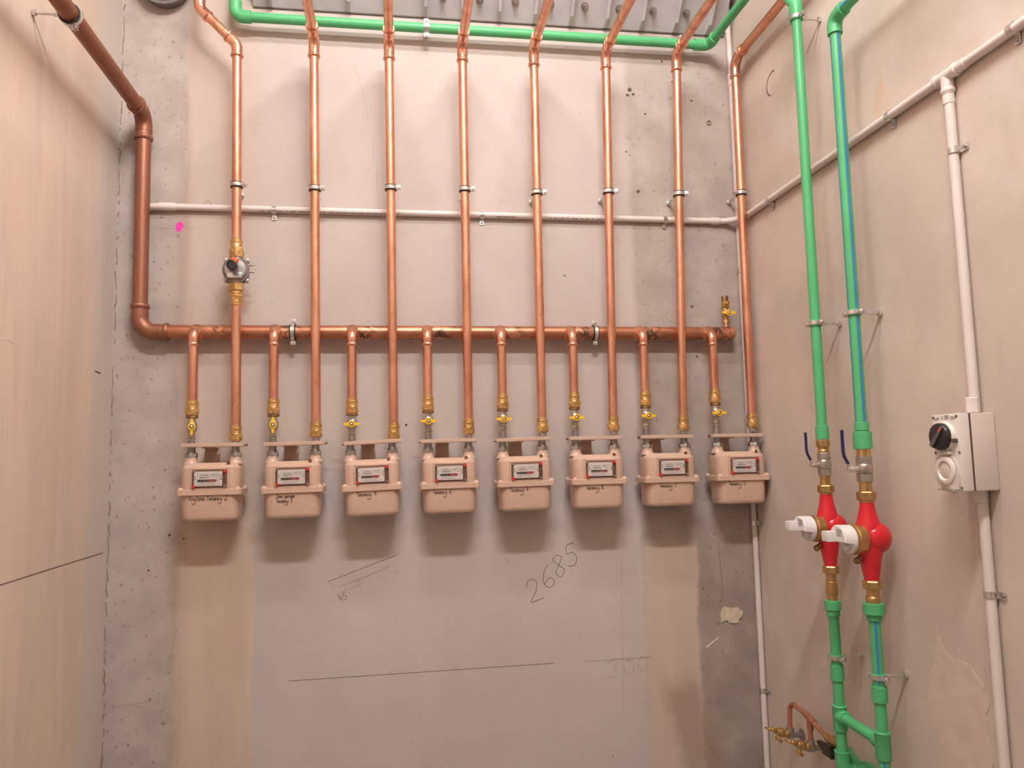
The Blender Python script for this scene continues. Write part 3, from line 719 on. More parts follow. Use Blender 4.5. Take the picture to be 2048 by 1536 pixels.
def m_vbody():
    g = G(); g.lathe([(0, .0145), (.001, .0165), (.019, .0165), (.020, .0155)], (0, 0, -.020), (0, 0, 1), 6, PI/6)
    g.lathe([(-.036, .0125), (-.034, .0175), (-.012, .019), (-.006, .0185), (-.001, .015)], (0, 0, -.012), (0, 0, 1), 24)
    g.lathe([(0, .0115), (.012, .0125)], (0, 0, -.060), (0, 0, 1), 20)
    g.lathe([(0, .0125), (.0015, .0155), (.011, .0155), (.0125, .0125)], (0, 0, -.0725), (0, 0, 1), 6, PI/6)
    g.lathe([(0, .0118), (.010, .0125)], (0, 0, -.0825), (0, 0, 1), 20)
    return g.mesh('valve_body', 'nickel', 35)
def m_stem():
    g = G(); g.cyl((0, -.015, 0), (0, -.032, 0), .0085, 16); return g.mesh('stem', 'nickel')
def m_handle():
    g = G(); g.lathe([(0, .0115), (.002, .0128), (.009, .0128), (.010, .0115), (.010, .0085), (.007, .0082)], (0, -.030, 0), (0, -1, 0), 22)
    for s_ in (-1, 1):
        g.prism([(s_*.009, -.0068), (s_*.020, -.0048), (s_*.0275, -.004), (s_*.0295, -.002), (s_*.0295, .002), (s_*.0275, .004), (s_*.020, .0048), (s_*.009, .0068)], (0, -.031, 0), (1, 0, 0), (0, 0, 1), .006)
    return g.mesh('handle', 'yellow_plastic')
def m_hscrew():
    g = G(); g.lathe([(0, .0052), (.004, .005), (.0058, .003), (.006, .0005)], (0, -.035, 0), (0, -1, 0), 12); return g.mesh('handle_screw', 'galvanised')
def m_hcup(): return G().cyl((0, -.034, 0), (0, -.0372, 0), .0083, 16).mesh('handle_recess', 'brass_dark')
def valve(i, label, loc, vert, body=True, yaw=0):
    t = thing('gas_valve', label, 'valve', loc, 'yellow handled gas valves', (0, 0, yaw))
    if body: link('valve_body', cached('vb', m_vbody), t)
    hz = -.032
    o = link('stem', cached('vs', m_stem), t); o.location.z = hz
    for nm, k, fn in (('handle', 'vh', m_handle), ('handle_recess', 'vr', m_hcup), ('handle_screw', 'vw', m_hscrew)):
        o = link(nm, cached(k, fn), t); o.location = (0, 0, hz)
        if nm == 'handle' and vert: o.rotation_euler = (0, PI/2, 0)
    return t
def ear_clamp(t, c, axis, r, ear, rub=.004, h=.018, wall=None, screws=1, lining='rubber', band='galvanised', base=True):
    """lined pipe clip round c; ear = direction of the bolted ears; wall = point where the rod meets the wall"""
    c = Vector(c); ear = Vector(ear).normalized(); axis = Vector(axis).normalized()
    G().ring_band(c, axis, r+.0002, r+rub, h, 28).obj('lining', lining, t)
    G().ring_band(c, axis, r+rub, r+rub+.0025, h*.62, 28).obj('band', band, t)
    side = axis.cross(ear).normalized()
    for s_ in ((1, -1) if screws == 2 else (1,)):
        e = ear*s_; g = G(); base_ = c+e*(r+rub)
        M = Matrix((side, e, axis)).transposed().to_4x4(); M.translation = base_
        for off in (-.006, .0015): g.box((off, 0, -h*.42), (off+.003, .017, h*.42), .0008, M)
        g.obj('ear', band, t)
        g = G(); p0 = base_+e*.009
        fr = side if side.y < 0 or (abs(side.y) < .1 and side.x < 0) else -side
        g.cyl(p0-fr*.012, p0+fr*.010, .0028, 10); g.hexa(p0+fr*.006, p0+fr*.011, .0058, .0008); g.obj('clamp_screw', band, t)
    if not base: 
        return
    if wall is not None:
        wl = Vector(wall); d = (wl-c).normalized(); p0 = c+d*(r+rub); L = (wl-p0).length
        G().hexa(p0+d*.001, p0+d*min(.014, L*.4), .0075, .001).obj('boss_nut', band, t)
        G().cyl(p0, wl, .005, 12).obj('rod', band, t)
        if L > .03: g = G(); g.lathe([(0, .0088), (.004, .0098), (.012, .009), (.014, .0055)], wl, -d, 16); g.obj('wall_nut', band, t)
for i in range(8):
    meter(i); bracket(i)
    xi, xo = CX[i]-HPX, CX[i]+HPX
    dz = (-.0, 0, 0, 0, 0, 0, 0, 0)[i]
    # inlet drop from the header
    t = thing('copper_drop_pipe', 'short copper drop pipe from the header to %s' % WHO[i], 'pipe', (0, 0, 0), 'copper drops from the header')
    ze = 1.996
    g = G(); g.tube(fillet([(xi, HY-.012, ze), (xi, YP, ze), (xi, YP, ze-.034)], .030, 10), RP+.002, 22)
    g.lathe([(0, RP+.0022), (.008, RP+.002), (.0085, RP+.001), (.014, RP+.001), (.0148, RP+.003), (.017, RP+.0042), (.0215, RP+.0042), (.023, RP+.0025), (.027, RP+.001)], (xi, YP, ze-.030), (0, 0, -1), 22); g.obj('elbow', 'copper_fitting', t, 35)
    g = G(); g.lathe([(0, RP+.014), (.004, RP+.011), (.010, RP+.005), (.014, RP+.002)], (xi, HY-RM+.010, ze), (0, -1, 0), 24); g.obj('braze_ring', 'copper_burnt', t)
    G().cyl((xi, YP, ze-.05), (xi, YP, ZI[i]-.002), RP, 22).obj('drop', 'copper', t)
    press_coupling(t, (xi, YP, ZI[i]), .07)
    valve(i, 'gas valve with yellow handle turned %s above %s' % ('upright' if i < 2 else 'sideways', WHO[i]), (xi, YP, ZI[i]-.066), i < 2, True, .22 if i == 0 else (.12 if i == 1 else 0))
    zv = ZI[i]-.066-.0825
    if zv > 1.5845: G().cyl((xi, YP, zv+.002), (xi, YP, 1.5855), .0125, 18).obj('valve_tail', 'zinc', bpy.data.objects[t.name])
    # outlet riser
    lab = 'tall copper riser rising from %s' % WHO[i]
    if i == 0: lab = 'copper riser with a kink near the ceiling, rising from the leftmost meter'
    t = thing('copper_riser', lab, 'pipe', (0, 0, 0), 'tall copper risers')
    pb = Vector((xo, YP, ZB[i])); pt = Vector((XT[i], -.13, ZT[i])); dv = (pt-pb).normalized()
    press_coupling(t, (xo, YP, ZB[i]), .05)
    G().cyl((xo, YP, ZB[i]-.072), (xo, YP, ZB[i]-.055), RP-.003, 18).obj('outlet_nipple', 'nickel', t)
    if i == 0:
        zr = 2.219; f = lambda z: pb+dv*((z-pb.z)/dv.z)
        G().cyl(pb-dv*.002, f(2.092), RP, 22).obj('riser_tube', 'copper', t)
        press_coupling(t, f(2.088), .05, -1); 
        G().cyl(f(2.336), pt+dv*.01, RP, 22).obj('riser_tube', 'copper', t)
        press_coupling(t, f(2.339), .05, 1)
        k1 = Vector((pt.x, -.13, 3.085)); k2 = Vector((-.727, -.13, 3.222))
        elbow_part('elbow', 'copper_fitting', t, k1, (0, 0, -1), k2-k1, .045, RP+.003, .03)
        G().cyl(k1+(k2-k1)*.15, k1+(k2-k1)*.85, RP, 22).obj('riser_tube', 'copper', t)
        elbow_part('elbow', 'copper_fitting', t, k2, k1-k2, (0, 0, 1), .045, RP+.003, .03)
        G().cyl(k2+Vector((0, 0, .02)), (k2.x, k2.y, ZC), RP, 22).obj('riser_tube', 'copper', t)
        reg_at = f(zr)
    else:
        G().cyl(pb-dv*.002, pt+dv*.01, RP, 22).obj('riser_tube', 'copper', t)
        zc = ZT[i]+.081
        elbow_part('elbow', 'copper_fitting', t, (XT[i], -.13, zc), (0, 0, -1), (0, -1, .02), .048, RP+.003, .034)
        G().cyl((XT[i], -.19, zc+.001), (XT[i], YR, zc+.02), RP, 22).obj('ceiling_run', 'copper', t)
    # clamp
    zc_ = (2.542, 2.538, 2.549, 2.552, 2.548, 2.561, 2.56, 2.572)[i]; c = pb+dv*((zc_-pb.z)/dv.z)
    cl = thing('pipe_clamp', 'rubber lined steel pipe clamp on the riser of %s' % WHO[i], 'clamp', (0, 0, 0), 'pipe clamps on the copper risers')
    ear_clamp(cl, c, dv, RP, (1 if i < 7 else -1, -.25, 0), .0045, .021, (c.x+(-.004), 0, c.z))

# ------------------------------------------------------------------ header clamps and test point
for hx, lab in ((-.389, 'steel clamp round the header between the Tenancy 2 and Tenancy 1 risers'), (.787, 'steel clamp round the header right of the Tenancy 8 drop')):
    cl = thing('header_clamp', lab, 'clamp', (0, 0, 0), 'clamps on the header')
    ear_clamp(cl, (hx, HY, HZ), (1, 0, 0), RM, (0, 0, 1), .005, .022, (hx, 0, HZ), 2)
t = thing('test_valve', 'small brass test valve with yellow handle standing on the header end', 'valve', (1.345, HY, HZ+RM-.003))
g = G(); g.lathe([(0, .016), (.004, .011), (.008, .0095), (.02, .0095)], (0, 0, 0), (0, 0, 1), 18); g.obj('nipple', 'copper_burnt', t)
g = G(); g.hexa((0, 0, .016), (0, 0, .032), .0135); g.cyl((0, 0, .03), (0, 0, .05), .011, 18); g.lathe([(0, .0115), (.004, .014), (.022, .014), (.026, .011)], (0, 0, .046), (0, 0, 1), 20); g.hexa((0, 0, .070), (0, 0, .082), .0125); g.obj('valve_body', 'brass_dull', t, 35)
g = G(); g.box((-.0125, -.0125, .082), (.0125, .0125, .112), .003); g.cyl((0, -.012, .096), (0, -.022, .1), .0065, 14); g.cyl((.004, -.02, .1), (.006, -.026, .101), .005, 12); g.obj('test_nipple', 'brass_dull', t)
G().hexa((0, 0, .112), (0, 0, .133), .014, .002).obj('cap_nut', 'brass_dark', t, 30)
o = link('stem', cached('vs', m_stem), t); o.location = (0, .004, .058)
for nm, k, fn in (('handle', 'vh', m_handle), ('handle_recess', 'vr', m_hcup), ('handle_screw', 'vw', m_hscrew)):
    o = link(nm, cached(k, fn), t); o.location = (0, .004, .058)

# ------------------------------------------------------------------ gas regulator in the left riser
t = thing('gas_regulator', 'grey cast gas regulator with black knob and orange cap in the left riser', 'regulator', reg_at)
for s_ in (-1, 1):
    G().hexa((0, 0, s_*.047), (0, 0, s_*.078), .0275, .003).obj('hex_nut', 'brass_dull', t, 30)
g = G(); g.lathe([(0, .022), (.098, .022)], (0, 0, -.049), (0, 0, 1), 20)
pts = rrect(.045, .045, .012, 4); g.prism(pts, (0, .012, 0), (1, 0, 0), (0, 0, 1), .012)
g.lathe([(0, .03), (.01, .044), (.022, .046), (.034, .046), (.036, .044), (.042, .042), (.05, .036), (.053, .022), (.053, .016)], (0, .022, 0), (0, -1, 0), 36)
g.obj('body', 'cast_alloy', t, 35)
for k in range(4):
    sx, sz = ((1, 1), (1, -1), (-1, -1), (-1, 1))[k]
    g = G(); g.lathe([(0, .008), (.010, .008), (.0105, .0055), (.0145, .005), (.0155, .002)], (sx*.038, .004, sz*.038), (0, -1, 0), 14); g.obj('corner_screw', 'nickel', t)
g = G(); g.ring_band((0, -.012, 0), (0, 1, 0), .046, .0485, .010, 36); g.obj('clamp_ring', 'zinc', t)
G().cyl((0, -.028, 0), (0, -.075, 0), .0145, 22, .0125).obj('bonnet', 'cast_alloy', t)
g = G(); g.lathe([(0, .0175), (.002, .0185), (.022, .0185), (.025, .0165), (.0255, .0145), (.023, .013)], (0, -.066, 0), (0, -1, 0), 28); g.obj('knob', 'black_plastic', t)
M = Matrix.Translation((.004, -.058, .022)) @ Matrix.Rotation(.45, 4, 'Y'); g = G(); g.box((-.0115, -.011, -.011), (.0115, .011, .011), .0025, M); g.obj('vent_cap', 'orange_plastic', t)
G().box((-.026, -.036, -.034), (.026, -.028, -.015), .001).obj('name_plate', 'galvanised', t)
for z0 in (.014, -.012):
    g = G(); g.cyl((.044, -.005, z0+.006), (.058, -.005, z0+.006), .0035, 10); g.sphere((.06, -.005, z0+.006), .0045, nu=10, nv=6); g.obj('bleed_screw', 'nickel', t)

# ------------------------------------------------------------------ clamp of the main on the left wall
cl = thing('main_clamp', 'steel clamp and long rod holding the thick copper main to the left wall', 'clamp', (0, 0, 0))
ear_clamp(cl, (HX-.003, -.71, 2.829), (0, 1, 0), RM, (.35, 0, -1), .005, .022, (XL, -.71, 2.829))

# ------------------------------------------------------------------ grey plastic conduits
RC = .0125
def saddle(label, c, axis, out, ear):
    """bent steel strap over a conduit: c centre, axis of conduit, out = away from wall, ear direction"""
    t = thing('conduit_saddle', label, 'saddle', (0, 0, 0), 'steel conduit saddles')
    c = Vector(c); a = Vector(axis).normalized(); out = Vector(out).normalized(); ear = Vector(ear).normalized(); hw = .0085; g = G(); th = .0014
    prof = []
    for k in range(13):
        an = PI*(1-k/12)-.0; prof.append(ear*(-math.cos(an)*-1)*(RC+.0006)*1+out*math.sin(an)*(RC+.0006))
    prof = [-ear*(RC+.0006)-out*RC*.9]+[(-ear*math.cos(PI*k/12)+out*math.sin(PI*k/12))*(RC+.0006) for k in range(13)]+[ear*(RC+.0006)-out*(RC*.95), ear*(RC+.024)-out*(RC*.95)]
    n = len(prof); vs = []
    for q in prof:
        for s_ in (-1, 1): vs.append(c+q+a*hw*s_)
    offs = []
    for i, q in enumerate(prof):
        nn = q.normalized() if i < n-2 else out
        if i == n-2: nn = (ear+out).normalized()
        for s_ in (-1, 1): offs.append(c+q+nn*th+a*hw*s_)
    V = vs+offs; m = 2*n; fs = []
    for i in range(n-1):
        A, B, C_, D = 2*i, 2*i+1, 2*i+3, 2*i+2
        fs += [(A, B, C_, D), (m+A, m+D, m+C_, m+B), (A, D, m+D, m+A), (B, m+B, m+C_, C_)]
    fs += [(0, m, m+1, 1), (2*n-2, 2*n-1, m+2*n-1, m+2*n-2)]
    g.add(V, fs); g.obj('strap', 'galvanised', t, 30)
    e = c+ear*(RC+.015)-out*(RC*.95-th); g = G(); g.lathe([(0, .0055), (.0025, .005), (.0035, .002)], e, out, 12); g.obj('screw', 'zinc', t)
t = thing('back_wall_conduit', 'pale grey conduit running across the back wall behind the risers', 'conduit', (0, 0, 0))
ZH = 2.485; yc = -.0145
G().tube(fillet([(-.868, yc, ZH+.002), (1.347+.09, yc, ZH), (XR-.015, -.19, ZH)], [.09], 12), RC, 20).obj('conduit_tube', 'conduit_plastic', t)
g = G(); g.lathe([(0, RC+.0005), (0, RC+.003), (.052, RC+.003), (.058, RC+.0005)], (-.885, yc-.001, ZH+.002), (1, 0, 0), 24); g.obj('coupling', 'conduit_coupling', t)
G().tube(fillet([(-.88, yc-.001, ZH+.002), (-.925, yc-.001, ZH-.001), (-.955, .0, ZH-.012)], .03, 6), RC+.0012, 18).obj('conduit_bend', 'conduit_plastic', t)
g = G(); g.lathe([(0, RC+.0005), (.002, RC+.0025), (.035, RC+.0025), (.037, RC+.0005)], (1.315, yc, ZH), (1, 0, 0), 22); g.obj('coupling', 'conduit_coupling', t)
g = G(); rng = random.Random(5)
for a0, a1 in ((-.52, -.05), (-.18, .02), (.40, .46), (.62, .88)):
    x = a0
    while x < a1:
        wd = rng.uniform(.006, .028); ang = math.radians(-38)
        n1 = Vector((0, -math.cos(ang), math.sin(ang))); t1 = Vector((0, -math.sin(ang), -math.cos(ang))); c0 = Vector((0, yc, ZH))+n1*(RC+.0003)
        g.add([c0+Vector((x, 0, 0))+t1*.0016, c0+Vector((x+wd, 0, 0))+t1*.0016, c0+Vector((x+wd, 0, 0))-t1*.0016, c0+Vector((x, 0, 0))-t1*.0016], [(0, 1, 2, 3)]); x += wd+rng.uniform(.003, .012)
g.obj('printed_text', 'print_grey', t, 0)
for sx, lab in ((-.467, 'steel saddle on the back wall conduit left of the Tenancy 1 riser'), (.343, 'steel saddle on the back wall conduit right of the Tenancy 6 riser'), (1.112, 'steel saddle on the back wall conduit beside the Tenancy 7 riser')):
    saddle(lab, (sx, yc, ZH), (1, 0, 0), (0, -1, 0), (0, 0, -1))
t = thing('right_wall_conduit', 'pale grey conduit along the right wall with a tee above the switch', 'conduit', (0, 0, 0))
xc = XR-.015
G().cyl((xc, -.185, ZH), (xc, -1.235, ZH-.004), RC, 20).obj('conduit_tube', 'conduit_plastic', t)
G().cyl((xc, -1.30, ZH-.004), (xc, YR, ZH-.012), RC, 20).obj('conduit_tube', 'conduit_plastic', t)
g = G(); g.cyl((xc, -1.232, ZH-.004), (xc, -1.305, ZH-.004), RC+.0035, 24); g.cyl((xc, -1.268, ZH-.004), (xc, -1.268, ZH-.055), RC+.0035, 24)
for p, d in (((xc, -1.235, ZH-.004), (0, 1, 0)), ((xc, -1.302, ZH-.004), (0, -1, 0)), ((xc, -1.268, ZH-.045), (0, 0, -1))): g.lathe([(-.004, RC+.005), (.002, RC+.0062), (.006, RC+.005), (.008, RC+.002)], p, d, 24)
g.obj('tee', 'conduit_coupling', t, 35)
g = G(); g.lathe([(0, RC+.002), (.03, RC+.002), (.031, RC)], (xc, -1.268, ZH-.052), (0, 0, -1), 22); g.lathe([(0, RC+.002), (.03, RC+.002), (.031, RC)], (xc, -1.308, ZH-.004), (0, -1, 0), 22); g.obj('coupling', 'conduit_coupling', t)
G().cyl((xc, -1.269, ZH-.07), (xc, -1.271, 1.60), RC, 20).obj('conduit_drop', 'conduit_plastic', t)
G().cyl((xc, -1.271, 1.395), (xc, -1.273, 0), RC, 20).obj('conduit_drop', 'conduit_plastic', t)
g = G(); g.lathe([(0, RC+.004), (.036, RC+.004), (.038, RC+.001)], (xc-.006, -1.27, 1.593), (0, 0, 1), 8); g.obj('gland', 'conduit_coupling', t, 30)
g = G(); g.lathe([(0, RC+.004), (.03, RC+.004), (.032, RC+.001)], (xc-.004, -1.271, 1.40), (0, 0, -1), 8); g.obj('gland', 'conduit_coupling', t, 30)
for yy, lab in ((-.295, 'steel saddle on the right wall conduit nearest the corner'), (-1.03, 'steel saddle on the right wall conduit beside the blue striped green pipe'), (-1.487, 'steel saddle on the right wall conduit right of the tee')):
    saddle(lab, (xc, yy, ZH-.002), (0, 1, 0), (-1, 0, 0), (0, 0, -1))
for zz, lab in ((2.275, 'steel saddle on the conduit drop between tee and switch'), (1.145, 'steel saddle on the conduit below the switch box')):
    saddle(lab, (xc, -1.271, zz), (0, 0, 1), (-1, 0, 0), (0, -1, 0))
t = thing('corner_conduit', 'pale grey conduit standing in the right hand wall corner', 'conduit', (1.4385, -.0125, 0))
R3 = .0115
G().cyl((0, 0, 0), (0, 0, 3.13), R3, 18).obj('conduit_tube', 'conduit_plastic', t)
g = G(); g.lathe([(0, R3), (.004, R3+.003), (.052, R3+.003), (.058, R3)], (0, -.001, 3.085), (0, 0, 1), 20); g.obj('coupling', 'conduit_coupling', t)
G().tube(fillet([(0, 0, 3.13), (0, 0, 3.26), (-.02, -.035, 3.36), (-.02, -.06, ZC)], [.12, .12], 8), R3, 18).obj('conduit_bend', 'conduit_plastic', t)
for zz, lab in ((2.275, 'steel saddle on the corner conduit above the test valve'), (1.222, 'steel saddle on the corner conduit below the Tenancy 5 meter'), (.563, 'steel saddle on the corner conduit above the brass taps')):
    saddle(lab, (1.4385, -.0125, zz), (0, 0, 1), (0, -1, 0) if False else (-1, 0, 0), (0, -1, 0))

# ------------------------------------------------------------------ switch with socket
t = thing('isolator_switch', 'beige isolator switch box with black rotary knob and round socket', 'switch', (1.353, -1.268, 1.40))
g = G(); g.box((.032, -.047, 0), (XR-1.353, .047, .19), .005); g.obj('back_box', 'switch_plastic', t)
G().box((.027, -.046, .001), (.034, .046, .189)).obj('gasket', 'switch_gasket', t, 0)
g = G(); g.box((0, -.047, 0), (.029, .047, .19), .004); g.obj('front_cover', 'switch_front', t)
kx = Vector((-1, 0, 0)); kc = Vector((0, .004, .134))
g = G(); g.lathe([(0, .038), (.004, .0375), (.007, .0365), (.009, .0355)], kc, kx, 36); g.obj('knob_collar', 'switch_front', t)
kn = G(); kn.lathe([(.007, .0335), (.017, .034), (.020, .0325), (.021, .031)], kc, kx, 36); kn = kn.obj('knob', 'knob_black', t)
e1 = Vector((0, -math.sin(.75), math.cos(.75)))   # pointer direction, facing -x
e2 = Vector((0, math.cos(.75), math.sin(.75)))
g = G(); pts = [(-.031, -.006), (.02, -.0045), (.031, -.003), (.031, .003), (.02, .0045), (-.031, .006)]
g.prism(pts, kc+kx*.020, e1, e2, .006 if e1.cross(e2).x < 0 else -.006); g.obj('pointer', 'knob_grey', kn)
g = G(); g.prism([(.017, -.003), (.030, -.0022), (.030, .0022), (.017, .003)], kc+kx*.026, e1, e2, .001 if e1.cross(e2).x < 0 else -.001); g.obj('pointer_mark', 'red_marker', kn)
G().box((-.016, -.040, .118), (.0, -.034, .128), .002).obj('lock_hole', 'switch_gasket', t)
sc = Vector((0, .004, .05))
g = G(); g.prism([(-.040, -.046), (.040, -.046), (.044, -.02), (.040, .012), (.026, .034), (-.026, .034), (-.040, .012), (-.044, -.02)], sc+Vector((-.005, 0, 0)), (0, 1, 0), (0, 0, 1), .005); g.obj('socket_flap_frame', 'socket_grey', t)
g = G(); g.lathe([(.004, .035), (.008, .0345), (.010, .032), (.010, .024), (.005, .021), (.005, 0)], sc, kx, 36); g.obj('socket_ring', 'switch_front', t)
g = G(); g.lathe([(.0052, .021), (.007, .017), (.008, .001)], sc, kx, 28); g.obj('socket_cover', 'socket_grey', t)
G().box((-.011, -.016, .089), (0, .020, .098), .002).obj('hinge', 'socket_grey', t)
g = G(); M = Matrix.Translation((-.012, -.012, .004)) @ Matrix.Rotation(.3, 4, 'X'); g.box((-.006, -.022, -.004), (.006, .022, .003), .002, M); g.obj('latch', 'nickel', t)
for yy, zz in ((.041, .183), (-.041, .183), (.042, .094), (-.042, .094), (.041, .008), (-.041, .008)):
    G().cyl((-.0012, yy, zz), (.001, yy, zz), .0035, 12).obj('cover_screw', 'print_grey', t)
g = G(); EYn = Vector((0, -1, 0))
put_text(g, 'OFF', .0105, (-.0006, .038, .175), EYn, EZ); put_text(g, '0', .012, (-.0006, .012, .176), EYn, EZ); put_text(g, 'ON', .012, (-.0006, -.018, .175), EYn, EZ)
g.obj('printed_text', 'print_black', t, 0)
g = G()
for k in range(3): g.box((-.0006, -.014, .177+.004*k), (0, .002, .1782+.004*k))
g.obj('printed_lines', 'print_grey', t, 0)

# ------------------------------------------------------------------ green water pipes
GX, G1, G2, RG = 1.362, -.69, -.905, .016
def socket(parent, o, axis, L, r, name='socket', step=None):
    prof = [(0, r-.001), (.0008, r), (L-.0008, r), (L, r-.001)] if step is None else step
    g = G(); g.lathe(prof, o, axis, 26); return g.obj(name, 'green_plastic', parent, 35)
YG, ZG, RT = -.06, 3.240, .019
t = thing('green_top_pipe', 'green water pipe crossing below the grey soffit and dropping to the first water meter', 'pipe', (0, 0, 0))
G().cyl((-.56, YG, ZG), (1.265, YG, ZG), RT, 24).obj('top_run', 'green_plastic', t)
g = G(); g.tube(fillet([(-.553, YG, ZG), (-.612, YG, ZG), (-.612, YG, ZG+.06)], .03, 10), RT+.005, 24); g.obj('elbow', 'green_plastic', t)
G().cyl((-.612, YG, ZG+.05), (-.612, YG, ZC), RT, 22).obj('left_riser', 'green_plastic', t)
g = G(); g.box((-.612-.0045, YG-RT-.0006, ZG+.062), (-.612+.0045, YG-RT+.0012, ZC)); g.obj('stripe', 'blue_stripe', t, 0)
XE = 1.325
g = G(); g.tube(fillet([(1.26, YG, ZG), (XE, YG, ZG), (XE, YG-.06, ZG+.004)], .03, 10), RT+.005, 24); g.obj('elbow', 'green_plastic', t)
A = Vector((XE, YG-.05, ZG+.003)); B = Vector((1.352, -.50, ZG+.025)); Cc = Vector((GX, G1, 3.04))
G().tube([A, B], RT-.001, 22).obj('side_run', 'green_plastic', t)
g = G(); g.tube(fillet([B-(B-A).normalized()*.04, B, B+(Cc-B).normalized()*.045], .03, 8), RT+.004, 22); g.obj('elbow', 'green_plastic', t)
G().tube([B, Cc], RG+.001, 22).obj('slope_run', 'green_plastic', t)
g = G(); g.tube(fillet([Cc+(B-Cc).normalized()*.05, Cc, Cc-Vector((0, 0, .055))], .03, 8), RG+.006, 22); g.obj('elbow', 'green_plastic', t)
G().cyl((GX, G1, 3.0), (GX, G1, 1.58), RG, 24).obj('drop_pipe', 'green_plastic', t)
socket(t, (GX, G1, 1.587), (0, 0, -1), .043, .0205)
def stripe(parent, x, y, z0, z1, r, ang, wd=.0075):
    d = Vector((math.cos(ang), math.sin(ang), 0)); s_ = Vector((-d.y, d.x, 0)); g = G(); vs = []
    for z in (z0, z1):
        for k in (-1, -.5, 0, .5, 1):
            a2 = ang+k*wd/2/r; vs.append(Vector((x+(r+.0004)*math.cos(a2), y+(r+.0004)*math.sin(a2), z)))
    g.add(vs, [(i, i+1, 6+i, 5+i) for i in range(4)]); return g.obj('stripe', 'blue_stripe', parent, 60)
t = thing('green_striped_pipe', 'green water pipe with blue stripe dropping to the second water meter', 'pipe', (0, 0, 0))
Z2 = 2.852
G().cyl((GX, G2, Z2-.02), (GX, G2, 1.58), RG+.0005, 24).obj('drop_pipe', 'green_plastic', t)
stripe(t, GX, G2, 1.588, Z2-.05, RG+.0005, math.radians(-92)); stripe(t, GX, G2, 1.588, Z2-.05, RG+.0005, math.radians(178), .004)
g = G(); g.tube(fillet([(GX, G2, Z2-.05), (GX, G2, Z2), (GX, G2-.055, Z2+.004)], .028, 10), RG+.0065, 24); g.obj('elbow', 'green_plastic', t)
G().cyl((GX, G2-.05, Z2+.003), (GX, YR, Z2+.02), RG+.0005, 24).obj('top_run', 'green_plastic', t)
g = G(); g.box((GX-RG-.0012, YR, Z2-.002), (GX-RG+.0012, G2-.058, Z2+.006)); g.obj('stripe', 'blue_stripe', t, 0)
socket(t, (GX, G2, 1.588), (0, 0, -1), .024, .021); socket(t, (GX, G2, 1.560), (0, 0, -1), .051, .0265)
G().cyl((GX, G2, 1.566), (GX, G2, 1.556), .019, 22).obj('socket_neck', 'green_plastic', t)
# ball valves
def ball_valve(label, y, z_top, zs, k=1.):
    """zs: brass top nut, neck, steel top hex, ball, lower hex, brass tail, end (descending z)"""
    t = thing('ball_valve', label, 'valve', (GX, y, 0), 'lever ball valves')
    a, b_, c, d, e, f_, h = zs
    if a: g = G(); g.hexa((0, 0, a), (0, 0, b_+.001), .0215*k, .002); g.cyl((0, 0, b_+.002), (0, 0, c-.002), .0165*k, 20); g.lathe([(0, .0165*k), (.004, .018*k), (.008, .0165*k)], (0, 0, c+.002), (0, 0, 1), 20); g.obj('top_nipple', 'brass_dull', t, 30)
    else: G().cyl((0, 0, b_+.006), (0, 0, c-.002), .0185*k, 22).obj('top_nipple', 'brass', t)
    g = G(); g.hexa((0, 0, c), (0, 0, d), .0205*k, .002); g.lathe([(0, .018*k), (.003, .0205*k), (.008, .0215*k), ((d-e)-.006, .0215*k), ((d-e)-.001, .0195*k)], (0, 0, d+.001), (0, 0, -1), 26)
    g.hexa((0, 0, e+.001), (0, 0, f_), .0205*k, .002); g.obj('body', 'nickel', t, 32)
    G().cyl((0, 0, f_+.001), (0, 0, h), .016*k, 20).obj('tail', 'brass_dull', t)
    zm = (d+e)/2
    g = G(); g.cyl((-.018*k, 0, zm), (-.034*k, 0, zm), .0085*k, 16); g.hexa((-.032*k, 0, zm), (-.040*k, 0, zm), .0095*k, .001); g.cyl((-.040*k, 0, zm), (-.049*k, 0, zm), .0055*k, 12); g.obj('stem_nut', 'galvanised', t, 30)
    path = [(-.043*k, 0, zm+.004), (-.046*k, 0, zm+.016), (-.056*k, 0, zm+.036), (-.0585*k, 0, zm+.05), (-.0585*k, 0, zm+.105*k)]
    g = G(); hw = .005*k; rings = []
    for i, p in enumerate(path):
        q0 = Vector(path[max(i-1, 0)]); q1 = Vector(path[min(i+1, len(path)-1)]); dd = (q1-q0).normalized(); n = Vector((-dd.z, 0, dd.x))*.0022
        p = Vector(p); rings.append([p+n+Vector((0, -hw, 0)), p+n+Vector((0, hw, 0)), p-n+Vector((0, hw, 0)), p-n+Vector((0, -hw, 0))])
    lv = G(); lv.loft(rings[1:]); lv.obj('lever', 'lever_blue', t, 0)
    lv = G(); lv.loft(rings[:2]); lv.obj('lever_root', 'galvanised', t, 0)
ball_valve('chrome ball valve with blue lever above the first water meter', G1, 0, (1.542, 1.519, 1.501, 1.478, 1.447, 1.427, 1.395))
ball_valve('larger chrome ball valve with blue lever above the second water meter', G2, 0, (None, 1.505, 1.490, 1.465, 1.437, 1.412, 1.383), 1.1)
